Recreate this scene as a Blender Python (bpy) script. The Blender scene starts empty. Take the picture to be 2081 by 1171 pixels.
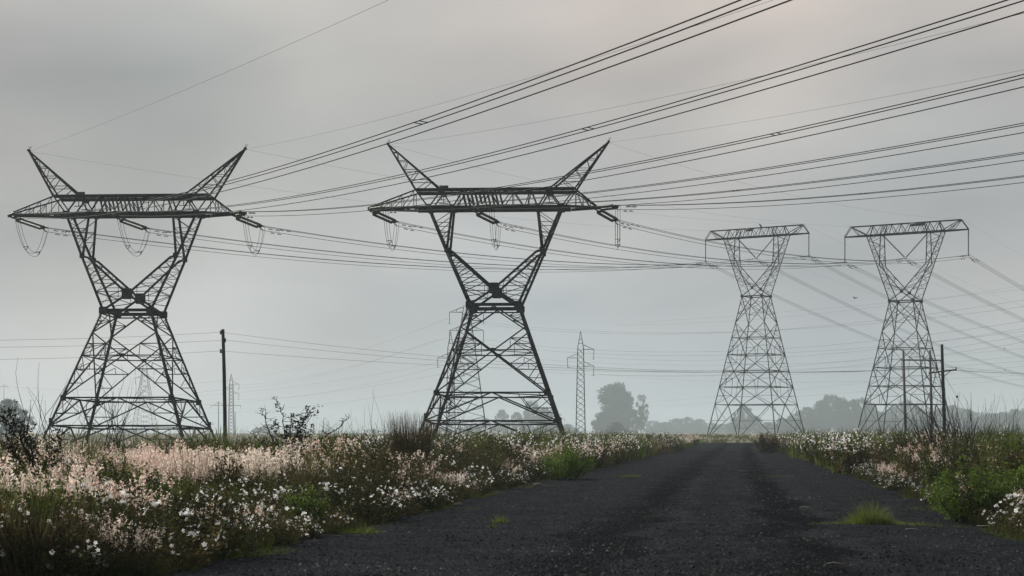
import bpy, math, random
import numpy as np
from mathutils import Vector, Matrix

R = math.radians
rng = np.random.default_rng(7)
rnd = random.Random(5)
scene = bpy.context.scene
COL = scene.collection

# ------------------------------------------------------------------ camera
F = 60 / 36 * 2081.0          # focal length in photograph pixels
CX, HY, EYE = 1040.5, 880.0, 1.6

def at(px, py, d):
    """point seen at a photograph pixel, d metres away"""
    return Vector(((px - CX) / F * d, d, EYE + (HY - py) / F * d))

cam = bpy.data.cameras.new('camera')
cam.lens, cam.sensor_width, cam.sensor_fit = 60, 36, 'HORIZONTAL'
cam.shift_y = (HY - 585.5) / 2081.0
cam.clip_start, cam.clip_end = 0.1, 20000
camo = bpy.data.objects.new('camera', cam)
camo.location = (0, 0, EYE)
camo.rotation_euler = (R(90), 0, 0)
COL.objects.link(camo)
scene.camera = camo

# ------------------------------------------------------------------ mesh helpers
class MB:
    """collects verts and faces for ONE mesh"""
    def __init__(s):
        s.V, s.F, s.n = [], [], 0
    def add(s, v, f):
        v = np.asarray(v, dtype=np.float32).reshape(-1, 3)
        s.V.append(v)
        for k in f:
            k = np.asarray(k, dtype=np.int32)
            if k.ndim == 1: k = k[None, :]
            s.F.append(k + s.n)
        s.n += len(v)
    def merge(s, o, M=None):
        """append another MB's geometry, moved by a 4x4 numpy matrix"""
        V, Fs = o.flat()
        if M is not None: V = V @ M[:3, :3].T + M[:3, 3]
        s.add(V, Fs)
    def flat(s):
        V = np.concatenate(s.V)
        by = {}
        for f in s.F: by.setdefault(f.shape[1], []).append(f)
        return V.astype(np.float32), [np.concatenate(x) for x in by.values()]
    def mesh(s, name, mat, smooth=False):
        V, Fs = s.flat()
        me = bpy.data.meshes.new(name)
        me.vertices.add(len(V)); me.vertices.foreach_set('co', V.ravel())
        nl = sum(f.size for f in Fs); npoly = sum(len(f) for f in Fs)
        me.loops.add(nl); me.polygons.add(npoly)
        me.loops.foreach_set('vertex_index', np.concatenate([f.ravel() for f in Fs]).astype(np.int32))
        tot = np.concatenate([np.full(len(f), f.shape[1], np.int32) for f in Fs])
        st = np.concatenate([[0], np.cumsum(tot)[:-1]]).astype(np.int32)
        me.polygons.foreach_set('loop_start', st)
        if smooth: me.polygons.foreach_set('use_smooth', np.ones(npoly, dtype=bool))
        me.update(calc_edges=True); me.validate()
        if mat: me.materials.append(mat)
        return me

def link(name, me, parent=None, loc=(0, 0, 0)):
    o = bpy.data.objects.new(name, me)
    COL.objects.link(o)
    o.location = loc
    if parent is not None: o.parent = parent
    return o

def build(name, mb, mat, parent=None, smooth=False):
    return link(name, mb.mesh(name, mat, smooth), parent)

def tag(o, label=None, cat=None, group=None, kind=None):
    if label: o['label'] = label
    if cat: o['category'] = cat
    if group: o['group'] = group
    if kind: o['kind'] = kind
    return o

def thing(name, label, cat, loc=(0, 0, 0), rz=0, group=None):
    o = bpy.data.objects.new(name, None)
    o.empty_display_size = 0.3
    COL.objects.link(o)
    o.location = loc; o.rotation_euler = (0, 0, rz)
    return tag(o, label, cat, group)

def dup(root, loc, rz=0, label=None, group=None, scale=None):
    r = root.copy(); COL.objects.link(r)
    r.location = loc; r.rotation_euler = (0, 0, rz)
    if scale is not None: r.scale = scale if hasattr(scale, '__len__') else (scale,) * 3
    if label: r['label'] = label
    if group: r['group'] = group
    for ch in list(root.children):
        c = ch.copy(); COL.objects.link(c); c.parent = r
        for g in list(ch.children):
            d = g.copy(); COL.objects.link(d); d.parent = c
    return r

def frame_of(p, q):
    d = (q - p)
    L = d.length
    d = d / L
    a = Vector((0, 0, 1)) if abs(d.z) < 0.9 else Vector((0, 1, 0))
    u = d.cross(a).normalized()
    v = d.cross(u).normalized()
    return d, u, v, L

def angle(mb, p, q, w, t=None, flip=1):
    """a rolled steel angle (L section) from p to q"""
    p, q = Vector(p), Vector(q)
    if (q - p).length < 1e-4: return
    d, u, v, L = frame_of(p, q)
    v = v * flip
    t = t or max(w * 0.14, 0.012)
    pr = [(0, 0), (w, 0), (w, t), (t, t), (t, w), (0, w)]
    o = w * 0.42
    vs = []
    for e in (p, q):
        for (a, b) in pr:
            vs.append(tuple(e + u * (a - o) + v * (b - o)))
    f = [[i, (i + 1) % 6, 6 + (i + 1) % 6, 6 + i] for i in range(6)]
    mb.add(vs, [np.array(f), np.array([[0, 3, 2, 1], [0, 5, 4, 3], [6, 7, 8, 9], [6, 9, 10, 11]])])

def bar(mb, p, q, w, h=None):
    p, q = Vector(p), Vector(q)
    h = h or w
    d, u, v, L = frame_of(p, q)
    vs = []
    for e in (p, q):
        for a, b in ((-1, -1), (1, -1), (1, 1), (-1, 1)):
            vs.append(tuple(e + u * a * w / 2 + v * b * h / 2))
    mb.add(vs, [np.array([[0, 1, 5, 4], [1, 2, 6, 5], [2, 3, 7, 6], [3, 0, 4, 7], [3, 2, 1, 0], [4, 5, 6, 7]])])

def box(mb, c, s):
    c = Vector(c)
    vs = [tuple(c + Vector((x * s[0] / 2, y * s[1] / 2, z * s[2] / 2))) for z in (-1, 1) for x, y in ((-1, -1), (1, -1), (1, 1), (-1, 1))]
    mb.add(vs, [np.array([[3, 2, 1, 0], [4, 5, 6, 7], [0, 1, 5, 4], [1, 2, 6, 5], [2, 3, 7, 6], [3, 0, 4, 7]])])

def tube(mb, pts, rad, sides=5, cap=True):
    pts = [Vector(p) for p in pts]
    n = len(pts)
    if not hasattr(rad, '__len__'): rad = [rad] * n
    vs = []
    u = None
    for i, p in enumerate(pts):
        t = (pts[min(i + 1, n - 1)] - pts[max(i - 1, 0)])
        t = t.normalized() if t.length > 1e-9 else Vector((0, 0, 1))
        if u is None:
            a = Vector((0, 0, 1)) if abs(t.z) < 0.9 else Vector((1, 0, 0))
            u = t.cross(a).normalized()
        else:
            u = (u - t * u.dot(t))
            u = u.normalized() if u.length > 1e-6 else t.orthogonal().normalized()
        v = t.cross(u)
        for k in range(sides):
            a = 2 * math.pi * k / sides
            vs.append(tuple(p + (u * math.cos(a) + v * math.sin(a)) * rad[i]))
    q = [[i * sides + k, i * sides + (k + 1) % sides, (i + 1) * sides + (k + 1) % sides, (i + 1) * sides + k] for i in range(n - 1) for k in range(sides)]
    fs = [np.array(q)]
    if cap and sides >= 3:
        fs.append(np.array([list(range(sides))[::-1], [(n - 1) * sides + k for k in range(sides)]]))
    mb.add(vs, fs)

def plate(mb, c, w, h, t=0.05, cut=0.13):
    """an eight-sided gusset plate standing in the x-z plane"""
    c = Vector(c)
    k = cut
    pr = [(-w, -h * (1 - 2 * k)), (-w * (1 - 2 * k), -h), (w * (1 - 2 * k), -h), (w, -h * (1 - 2 * k)),
          (w, h * (1 - 2 * k)), (w * (1 - 2 * k), h), (-w * (1 - 2 * k), h), (-w, h * (1 - 2 * k))]
    vs = [tuple(c + Vector((x / 2, y, z / 2))) for y in (-t / 2, t / 2) for x, z in pr]
    mb.add(vs, [np.array([[i, (i + 1) % 8, 8 + (i + 1) % 8, 8 + i] for i in range(8)]), np.array([list(range(8))]), np.array([list(range(15, 7, -1))])])

# ------------------------------------------------------------------ materials
def mat_new(name):
    m = bpy.data.materials.new(name); m.use_nodes = True
    nt = m.node_tree
    for n in list(nt.nodes): nt.nodes.remove(n)
    return m, nt, nt.nodes.new('ShaderNodeOutputMaterial')

def N(nt, t, **kw):
    n = nt.nodes.new(t)
    for k, v in kw.items(): setattr(n, k, v)
    return n

def ramp(nt, stops, src):
    r = N(nt, 'ShaderNodeValToRGB')
    e = r.color_ramp.elements
    while len(e) > 1: e.remove(e[-1])
    e[0].position = stops[0][0]; e[0].color = (*stops[0][1], 1)
    for p, c in stops[1:]:
        x = e.new(p); x.color = (*c, 1)
    nt.links.new(src, r.inputs[0])
    return r.outputs[0]

def noise(nt, scale, detail=4, rough=0.55, vec=None, dist=0.0):
    n = N(nt, 'ShaderNodeTexNoise')
    n.inputs['Scale'].default_value = scale
    n.inputs['Detail'].default_value = detail
    n.inputs['Roughness'].default_value = rough
    n.inputs['Distortion'].default_value = dist
    if vec is not None: nt.links.new(vec, n.inputs['Vector'])
    return n.outputs['Fac']

def mat_solid(name, c0, c1, scale=3.0, rough=0.7, metal=0.0, bump=0.0, bscale=40):
    m, nt, out = mat_new(name)
    b = N(nt, 'ShaderNodeBsdfPrincipled')
    tc = N(nt, 'ShaderNodeTexCoord')
    nf = noise(nt, scale, 5, 0.6, tc.outputs['Object'])
    nt.links.new(ramp(nt, [(0.32, c0), (0.68, c1)], nf), b.inputs['Base Color'])
    b.inputs['Roughness'].default_value = rough
    b.inputs['Metallic'].default_value = metal; b.inputs['Specular IOR Level'].default_value = 0.12
    if bump:
        bp = N(nt, 'ShaderNodeBump'); bp.inputs['Strength'].default_value = bump
        nt.links.new(noise(nt, bscale, 4, 0.6, tc.outputs['Object']), bp.inputs['Height'])
        nt.links.new(bp.outputs[0], b.inputs['Normal'])
    nt.links.new(b.outputs[0], out.inputs['Surface'])
    return m

def mat_leaf(name, stops, trans=0.4, rough=0.6, wscale=0.35, gloss=0.012):
    """thin leaves: each leaf its own tone out of `stops`, part of the light goes through"""
    m, nt, out = mat_new(name)
    g = N(nt, 'ShaderNodeNewGeometry')
    tc = N(nt, 'ShaderNodeTexCoord')
    nf = noise(nt, wscale, 3, 0.6, g.outputs['Position'])
    mx = N(nt, 'ShaderNodeMath', operation='MULTIPLY_ADD')
    nt.links.new(g.outputs['Random Per Island'], mx.inputs[0]); mx.inputs[1].default_value = 0.6
    ad = N(nt, 'ShaderNodeMath', operation='MULTIPLY_ADD')
    nt.links.new(nf, ad.inputs[0]); ad.inputs[1].default_value = 1.1; ad.inputs[2].default_value = -0.35
    nt.links.new(ad.outputs[0], mx.inputs[2])
    col = ramp(nt, stops, mx.outputs[0])
    d = N(nt, 'ShaderNodeBsdfDiffuse'); t = N(nt, 'ShaderNodeBsdfTranslucent')
    nt.links.new(col, d.inputs[0]); nt.links.new(col, t.inputs[0])
    ms = N(nt, 'ShaderNodeMixShader'); ms.inputs[0].default_value = trans
    nt.links.new(d.outputs[0], ms.inputs[1]); nt.links.new(t.outputs[0], ms.inputs[2])
    gl = N(nt, 'ShaderNodeBsdfGlossy'); gl.inputs['Roughness'].default_value = 0.5
    gl.inputs[0].default_value = (0.8, 0.8, 0.8, 1)
    m2 = N(nt, 'ShaderNodeMixShader'); m2.inputs[0].default_value = gloss
    nt.links.new(ms.outputs[0], m2.inputs[1]); nt.links.new(gl.outputs[0], m2.inputs[2])
    nt.links.new(m2.outputs[0], out.inputs['Surface'])
    return m

M = {}
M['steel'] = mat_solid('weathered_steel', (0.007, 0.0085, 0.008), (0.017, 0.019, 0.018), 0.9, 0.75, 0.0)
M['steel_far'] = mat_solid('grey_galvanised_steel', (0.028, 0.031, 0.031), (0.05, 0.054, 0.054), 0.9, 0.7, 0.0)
M['plate'] = mat_solid('dull_plate', (0.03, 0.03, 0.028), (0.05, 0.05, 0.045), 3, 0.6)
M['insul'] = mat_solid('olive_glass_insulator', (0.020, 0.028, 0.018), (0.055, 0.07, 0.045), 4, 0.35)
M['insul_dark'] = mat_solid('brown_porcelain', (0.012, 0.012, 0.012), (0.02, 0.019, 0.018), 4, 0.6)
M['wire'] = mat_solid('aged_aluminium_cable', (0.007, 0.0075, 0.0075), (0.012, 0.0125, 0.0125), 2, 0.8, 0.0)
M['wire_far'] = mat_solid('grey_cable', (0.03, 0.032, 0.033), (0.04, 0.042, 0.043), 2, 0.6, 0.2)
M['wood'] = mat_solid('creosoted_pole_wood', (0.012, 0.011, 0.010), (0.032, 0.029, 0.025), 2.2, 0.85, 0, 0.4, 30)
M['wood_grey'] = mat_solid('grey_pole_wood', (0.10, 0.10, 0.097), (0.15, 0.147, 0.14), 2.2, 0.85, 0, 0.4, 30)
M['arm_wood'] = mat_solid('mossy_crossarm_wood', (0.03, 0.034, 0.012), (0.09, 0.095, 0.03), 3, 0.85, 0, 0.4, 30)
M['bird'] = mat_solid('dark_feathers', (0.015, 0.015, 0.016), (0.03, 0.03, 0.03), 8, 0.7)
M['bark'] = mat_solid('grey_bark', (0.05, 0.045, 0.04), (0.10, 0.09, 0.08), 1.5, 0.85)
M['twig'] = mat_solid('dark_twig_bark', (0.014, 0.012, 0.010), (0.035, 0.029, 0.024), 6, 0.85)
M['deadtwig'] = mat_solid('grey_dead_twig', (0.035, 0.031, 0.027), (0.08, 0.07, 0.058), 6, 0.85)
M['straw'] = mat_solid('bleached_straw', (0.10, 0.09, 0.075), (0.26, 0.235, 0.2), 9, 0.8)
M['stone'] = mat_solid('pale_brown_stone', (0.10, 0.08, 0.07), (0.22, 0.19, 0.17), 9, 0.8, 0, 0.4, 40)
M['treeleaf'] = mat_leaf('far_tree_leaves', [(0.1, (0.025, 0.035, 0.022)), (0.5, (0.045, 0.06, 0.035)), (0.9, (0.07, 0.085, 0.05))], 0.25, wscale=0.05)
M['weedleaf'] = mat_leaf('weed_leaves', [(0.05, (0.014, 0.020, 0.007)), (0.4, (0.036, 0.044, 0.013)), (0.68, (0.075, 0.068, 0.022)), (0.95, (0.20, 0.15, 0.06))], 0.35, wscale=0.5, gloss=0.02)
M['darkleaf'] = mat_leaf('dark_shrub_leaves', [(0.1, (0.010, 0.013, 0.008)), (0.6, (0.022, 0.027, 0.014)), (0.95, (0.04, 0.046, 0.024))], 0.25)
M['greenleaf'] = mat_leaf('fresh_green_leaves', [(0.1, (0.035, 0.06, 0.010)), (0.5, (0.085, 0.14, 0.022)), (0.9, (0.15, 0.20, 0.04))], 0.5)
M['greengrass'] = mat_leaf('green_grass_blades', [(0.08, (0.025, 0.040, 0.006)), (0.45, (0.060, 0.095, 0.014)), (0.75, (0.12, 0.155, 0.026)), (0.95, (0.23, 0.215, 0.065))], 0.45, gloss=0.015)
M['brightgrass'] = mat_leaf('bright_tuft_blades', [(0.1, (0.055, 0.08, 0.013)), (0.5, (0.10, 0.14, 0.022)), (0.9, (0.22, 0.235, 0.07))], 0.5)
M['drygrass'] = mat_leaf('dry_reed_blades', [(0.1, (0.028, 0.023, 0.012)), (0.5, (0.075, 0.06, 0.03)), (0.9, (0.16, 0.13, 0.07))], 0.35)
M['pink'] = mat_leaf('pink_grass_plumes', [(0.08, (0.52, 0.37, 0.33)), (0.33, (0.76, 0.56, 0.50)), (0.55, (0.83, 0.71, 0.62)), (0.85, (0.91, 0.86, 0.78))], 0.58, wscale=0.30, gloss=0.0)
M['petal'] = mat_leaf('white_petals', [(0.1, (0.80, 0.80, 0.80)), (0.6, (0.88, 0.88, 0.87)), (0.95, (0.92, 0.90, 0.86))], 0.5, gloss=0.0)
M['heart'] = mat_solid('yellow_flower_centre', (0.30, 0.20, 0.03), (0.42, 0.30, 0.05), 8, 0.8)

# ground
def mat_ground():
    m, nt, out = mat_new('field_soil_and_grass')
    b = N(nt, 'ShaderNodeBsdfPrincipled'); b.inputs['Roughness'].default_value = 0.95
    tc = N(nt, 'ShaderNodeTexCoord')
    n1 = noise(nt, 0.05, 5, 0.6, tc.outputs['Object'])
    n2 = noise(nt, 1.3, 6, 0.7, tc.outputs['Object'])
    a = ramp(nt, [(0.35, (0.045, 0.055, 0.025)), (0.5, (0.085, 0.085, 0.045)), (0.66, (0.19, 0.155, 0.115))], n1)
    c = ramp(nt, [(0.3, (0.45, 0.45, 0.45)), (0.7, (1.2, 1.2, 1.2))], n2)
    mx = N(nt, 'ShaderNodeMix', data_type='RGBA', blend_type='MULTIPLY'); mx.inputs[0].default_value = 1
    nt.links.new(a, mx.inputs[6]); nt.links.new(c, mx.inputs[7])
    nt.links.new(mx.outputs[2], b.inputs['Base Color'])
    bp = N(nt, 'ShaderNodeBump'); bp.inputs['Strength'].default_value = 0.6; bp.inputs['Distance'].default_value = 0.1
    nt.links.new(n2, bp.inputs['Height']); nt.links.new(bp.outputs[0], b.inputs['Normal'])
    nt.links.new(b.outputs[0], out.inputs['Surface'])
    return m

def mat_road():
    m, nt, out = mat_new('dark_cinder_gravel')
    b = N(nt, 'ShaderNodeBsdfPrincipled')
    tc = N(nt, 'ShaderNodeTexCoord'); uv = N(nt, 'ShaderNodeUVMap'); uv.uv_map = 'along'
    sep = N(nt, 'ShaderNodeSeparateXYZ'); nt.links.new(uv.outputs[0], sep.inputs[0])
    mpf = N(nt, 'ShaderNodeMapping'); mpf.inputs['Scale'].default_value = (1.0, .75, 1); nt.links.new(tc.outputs['Object'], mpf.inputs[0])
    f1 = noise(nt, 30, 5, 0.8, mpf.outputs[0]); f2 = noise(nt, 13, 6, 0.85, mpf.outputs[0])
    fm_ = N(nt, 'ShaderNodeMath', operation='MULTIPLY_ADD'); nt.links.new(f1, fm_.inputs[0]); fm_.inputs[1].default_value = .55
    fm2 = N(nt, 'ShaderNodeMath', operation='MULTIPLY'); nt.links.new(f2, fm2.inputs[0]); fm2.inputs[1].default_value = .45; nt.links.new(fm2.outputs[0], fm_.inputs[2])
    fine = fm_.outputs[0]
    grit = N(nt, 'ShaderNodeTexVoronoi'); grit.inputs['Scale'].default_value = 24
    nt.links.new(tc.outputs['Object'], grit.inputs['Vector'])
    mid = noise(nt, 1.1, 5, 0.65, tc.outputs['Object'])
    mp = N(nt, 'ShaderNodeMapping'); mp.inputs['Scale'].default_value = (1.15, 0.045, 1)
    nt.links.new(uv.outputs[0], mp.inputs[0])
    ruts = noise(nt, 1.6, 4, 0.6, mp.outputs[0], 0.4)
    base = ramp(nt, [(0.38, (0.0055, 0.0061, 0.0069)), (0.5, (0.0195, 0.0210, 0.0236)), (0.62, (0.062, 0.0655, 0.0715))], fine)
    pat = ramp(nt, [(0.3, (0.72, 0.72, 0.74)), (0.7, (1.25, 1.24, 1.22))], mid)
    rw = N(nt, 'ShaderNodeMath', operation='MULTIPLY_ADD'); nt.links.new(ruts, rw.inputs[0]); rw.inputs[1].default_value = 1.6; rw.inputs[2].default_value = -.8
    rx = N(nt, 'ShaderNodeMath', operation='ADD'); nt.links.new(sep.outputs['X'], rx.inputs[0]); nt.links.new(rw.outputs[0], rx.inputs[1])
    rs_ = N(nt, 'ShaderNodeMapRange'); rs_.inputs['From Min'].default_value = -6; rs_.inputs['From Max'].default_value = 6; nt.links.new(rx.outputs[0], rs_.inputs['Value'])
    g_ = lambda v: (v, v, v * 1.01)
    rt = ramp(nt, [(0.0, g_(.9)), (.2, g_(1.1)), (.36, g_(1.12)), (.41, g_(.64)), (.45, g_(.60)), (.49, g_(1.3)), (.53, g_(.95)), (.59, g_(1.15)), (.635, g_(.52)), (.67, g_(.5)), (.71, g_(1.25)), (.76, g_(.92)), (.8, g_(1.08)), (.86, g_(.95)), (1, g_(.85))], rs_.outputs[0])
    def mul(a, c):
        x = N(nt, 'ShaderNodeMix', data_type='RGBA', blend_type='MULTIPLY'); x.inputs[0].default_value = 1
        nt.links.new(a, x.inputs[6]); nt.links.new(c, x.inputs[7]); return x.outputs[2]
    col = mul(mul(base, pat), rt)
    # pale chips
    sp = N(nt, 'ShaderNodeTexVoronoi'); sp.inputs['Scale'].default_value = 9
    nt.links.new(tc.outputs['Object'], sp.inputs['Vector'])
    chip = ramp(nt, [(0.0, (1, 1, 1)), (0.075, (1, 1, 1)), (0.11, (0, 0, 0))], sp.outputs['Distance'])
    few = N(nt, 'ShaderNodeSeparateColor'); nt.links.new(sp.outputs['Color'], few.inputs[0])
    gt = N(nt, 'ShaderNodeMath', operation='GREATER_THAN'); gt.inputs[1].default_value = 0.86
    nt.links.new(few.outputs[0], gt.inputs[0])
    mk = N(nt, 'ShaderNodeMath', operation='MULTIPLY'); nt.links.new(chip, mk.inputs[0]); nt.links.new(gt.outputs[0], mk.inputs[1])
    x = N(nt, 'ShaderNodeMix', data_type='RGBA'); nt.links.new(mk.outputs[0], x.inputs[0])
    nt.links.new(col, x.inputs[6]); x.inputs[7].default_value = (0.06, 0.06, 0.06, 1)
    # a rusty spill on the gravel
    v = N(nt, 'ShaderNodeVectorMath', operation='DISTANCE'); nt.links.new(tc.outputs['Object'], v.inputs[0])
    p = at(1320, 1056, 5549 / (1056 - 880)); v.inputs[1].default_value = (p.x, p.y, 0)
    ad = N(nt, 'ShaderNodeMath', operation='MULTIPLY_ADD'); nt.links.new(mid, ad.inputs[0]); ad.inputs[1].default_value = 1.6
    nt.links.new(v.outputs['Value'], ad.inputs[2])
    rust = ramp(nt, [(0.0, (1, 1, 1)), (0.78, (0.4, 0.4, 0.4)), (1.0, (0, 0, 0))], ad.outputs[0])
    rs = N(nt, 'ShaderNodeMath', operation='MULTIPLY'); nt.links.new(rust, rs.inputs[0]); rs.inputs[1].default_value = 0.6
    y = N(nt, 'ShaderNodeMix', data_type='RGBA'); nt.links.new(rs.outputs[0], y.inputs[0])
    nt.links.new(x.outputs[2], y.inputs[6]); y.inputs[7].default_value = (0.05, 0.022, 0.017, 1)
    nt.links.new(y.outputs[2], b.inputs['Base Color'])
    b.inputs['Roughness'].default_value = 0.9; b.inputs['Specular IOR Level'].default_value = 0.0
    bp = N(nt, 'ShaderNodeBump'); bp.inputs['Strength'].default_value = 0.9; bp.inputs['Distance'].default_value = 0.03
    h = N(nt, 'ShaderNodeMath', operation='MULTIPLY_ADD'); nt.links.new(grit.outputs['Distance'], h.inputs[0]); h.inputs[1].default_value = 0.6
    nt.links.new(fine, h.inputs[2]); nt.links.new(h.outputs[0], bp.inputs['Height'])
    nt.links.new(bp.outputs[0], b.inputs['Normal'])
    nt.links.new(b.outputs[0], out.inputs['Surface'])
    return m
M['ground'] = mat_ground(); M['road'] = mat_road()

# ------------------------------------------------------------------ world, sun, haze
SUN_AZ, SUN_EL = R(-36), R(33)
w = bpy.data.worlds.new('World'); scene.world = w; w.use_nodes = True
nt = w.node_tree
for n in list(nt.nodes): nt.nodes.remove(n)
wo = N(nt, 'ShaderNodeOutputWorld')
sky = N(nt, 'ShaderNodeTexSky'); sky.sky_type = 'NISHITA'; sky.sun_disc = False
sky.sun_elevation = SUN_EL; sky.sun_rotation = SUN_AZ; sky.dust_density = 6; sky.air_density = 1.0
bg1 = N(nt, 'ShaderNodeBackground'); bg1.inputs['Strength'].default_value = 0.06
nt.links.new(sky.outputs[0], bg1.inputs[0])
tc = N(nt, 'ShaderNodeTexCoord')
GEN = tc.outputs['Generated']
nrm = N(nt, 'ShaderNodeVectorMath', operation='NORMALIZE'); nt.links.new(GEN, nrm.inputs[0])
sep = N(nt, 'ShaderNodeSeparateXYZ'); nt.links.new(nrm.outputs[0], sep.inputs[0])
# the cloud sheet: soft stretched banks
mp = N(nt, 'ShaderNodeMapping'); mp.inputs['Scale'].default_value = (3.4, 1.0, 8.5); mp.inputs['Location'].default_value = (0.2113, 0.4843, -4.8854)
nt.links.new(nrm.outputs[0], mp.inputs[0])
cl = noise(nt, 1.5, 4, 0.45, mp.outputs[0], 0.3)
mp2 = N(nt, 'ShaderNodeMapping'); mp2.inputs['Scale'].default_value = (2.0, 1.0, 5.0); mp2.inputs['Location'].default_value = (3.1, 1.2, 0.4)
nt.links.new(nrm.outputs[0], mp2.inputs[0])
tint = noise(nt, 1.4, 2, 0.4, mp2.outputs[0])
elev = ramp(nt, [(0.0, (0.49, 0.525, 0.54)), (0.03, (0.465, 0.502, 0.518)), (0.08, (0.452, 0.482, 0.494)), (0.14, (0.470, 0.480, 0.478)), (0.2, (0.482, 0.473, 0.461)), (0.25, (0.555, 0.535, 0.515)), (0.6, (0.47, 0.49, 0.50))], sep.outputs['Z'])
cloud = ramp(nt, [(0.3, (0.82, 0.84, 0.865)), (0.42, (0.93, 0.94, 0.95)), (0.55, (1.03, 1.025, 1.02)), (0.7, (1.16, 1.14, 1.12))], cl)
tin = ramp(nt, [(0.4, (0.99, 1.0, 1.005)), (0.62, (1.03, 0.995, 0.975))], tint)
def wmul(a, c):
    x = N(nt, 'ShaderNodeMix', data_type='RGBA', blend_type='MULTIPLY'); x.inputs[0].default_value = 1
    nt.links.new(a, x.inputs[6]); nt.links.new(c, x.inputs[7]); return x.outputs[2]
def lobe(d, stops):
    dt = N(nt, 'ShaderNodeVectorMath', operation='DOT_PRODUCT'); nt.links.new(nrm.outputs[0], dt.inputs[0]); dt.inputs[1].default_value = Vector(d).normalized()
    mr = N(nt, 'ShaderNodeMapRange'); mr.inputs['From Min'].default_value = stops[0]; mr.inputs['From Max'].default_value = 1.0
    mr.interpolation_type = 'SMOOTHSTEP'
    nt.links.new(dt.outputs['Value'], mr.inputs['Value'])
    return ramp(nt, [(0, (1, 1, 1)), (1, stops[1])], mr.outputs[0])
c1 = wmul(wmul(elev, cloud), tin)
LOBES = [((-0.300, 1, 0.030), (0.975, (1.249, 1.255, 1.256))), ((-0.280, 1, 0.205), (0.988, (0.68, 0.72, 0.75))), ((-0.260, 1, 0.285), (0.992, (1.116, 1.146, 1.170))), ((-0.050, 1, 0.195), (0.990, (1.084, 1.077, 1.083))), ((0.020, 1, 0.245), (0.990, (0.807, 0.837, 0.853))), ((0.190, 1, 0.215), (0.988, (0.932, 0.955, 0.966))), ((0.280, 1, 0.130), (0.988, (0.905, 0.924, 0.941))), ((0.100, 1, 0.060), (0.985, (0.914, 0.948, 0.979))), ((-0.100, 1, 0.090), (0.985, (0.865, 0.902, 0.932))), ((-0.290, 1, 0.150), (0.992, (0.77, 0.785, 0.80))), ((-0.150, 1, 0.200), (0.992, (0.865, 0.906, 0.910))), ((0.120, 1, 0.220), (0.993, (1.125, 1.071, 1.045))), ((-0.150, 1, 0.020), (0.985, (1.083, 1.047, 1.026)))]
c1 = wmul(c1, ramp(nt, [(0, (1.135, 1.10, 1.075))], sep.outputs['Z']))
for d, st in LOBES:
    c1 = wmul(c1, lobe(d, st))
# the sky away from the sun is duller
dt = N(nt, 'ShaderNodeVectorMath', operation='DOT_PRODUCT'); nt.links.new(nrm.outputs[0], dt.inputs[0]); dt.inputs[1].default_value = Vector((math.sin(SUN_AZ), math.cos(SUN_AZ), .35)).normalized()
mr = N(nt, 'ShaderNodeMapRange'); mr.inputs['From Min'].default_value = -1.0; mr.inputs['From Max'].default_value = 1.0; nt.links.new(dt.outputs['Value'], mr.inputs['Value'])
c1 = wmul(c1, ramp(nt, [(0.0, (.45, .46, .48)), (0.5, (.72, .73, .75)), (0.8, (1, 1, 1))], mr.outputs[0]))
bg2 = N(nt, 'ShaderNodeBackground'); bg2.inputs['Strength'].default_value = 1.0
nt.links.new(c1, bg2.inputs[0])
mxs = N(nt, 'ShaderNodeMixShader'); mxs.inputs[0].default_value = 0.92
nt.links.new(bg1.outputs[0], mxs.inputs[1]); nt.links.new(bg2.outputs[0], mxs.inputs[2])
nt.links.new(mxs.outputs[0], wo.inputs[0])

sun = bpy.data.lights.new('sun', 'SUN'); sun.energy = 4.4; sun.angle = R(6); sun.color = (1.0, 0.95, 0.86)
so = bpy.data.objects.new('sun', sun); COL.objects.link(so)
svec = Vector((math.sin(SUN_AZ) * math.cos(SUN_EL), math.cos(SUN_AZ) * math.cos(SUN_EL), math.sin(SUN_EL)))
so.rotation_euler = (-svec).to_track_quat('-Z', 'Y').to_euler()
so.location = svec * 300

hz = MB(); box(hz, (0, 2000, 26), (8400, 4800, 60))
m, nt, out = mat_new('morning_haze')
pv = N(nt, 'ShaderNodeVolumePrincipled')
pv.inputs['Color'].default_value = (0.80, 0.93, 1.0, 1)
pv.inputs['Density'].default_value = 0.00030
pv.inputs['Anisotropy'].default_value = 0.1
nt.links.new(pv.outputs[0], out.inputs['Volume'])
tag(build('haze', hz, m), 'pale grey morning haze filling the air over the fields', 'haze', None, 'stuff')

scene.view_settings.view_transform = 'Standard'; scene.view_settings.look = 'None'
scene.view_settings.exposure = 0; scene.view_settings.gamma = 1
scene.cycles.max_bounces = 6; scene.cycles.diffuse_bounces = 3; scene.cycles.transmission_bounces = 4
scene.cycles.volume_bounces = 2; scene.cycles.transparent_max_bounces = 8
scene.cycles.use_denoising = True
scene.cycles.caustics_reflective = scene.cycles.caustics_refractive = False

# ------------------------------------------------------------------ ground and road
def smooth(x):
    x = np.clip(x, 0, 1); return x * x * (3 - 2 * x)
def gz(y):
    return 1.0 * smooth((np.asarray(y, float) - 150) / 150)

EL = np.array([(-60, -12), (0, -7.0), (10, -5.6), (19.5, -3.7), (22.6, -3.3), (26.4, -2.67), (32.6, -1.7), (44.4, -.52), (55.5, .95), (92.5, 6.1), (123, 10.3), (205, 22.5), (260, 31.5)])
ER = np.array([(-60, 3.0), (0, 5.8), (10, 6.6), (25.3, 7.4), (30.7, 8.1), (39.6, 9.5), (49, 10.6), (78, 14.5), (120, 19.6), (173, 26.2), (260, 38)])
def edgeL(y): return np.interp(y, EL[:, 0], EL[:, 1])
def edgeR(y): return np.interp(y, ER[:, 0], ER[:, 1])

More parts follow.
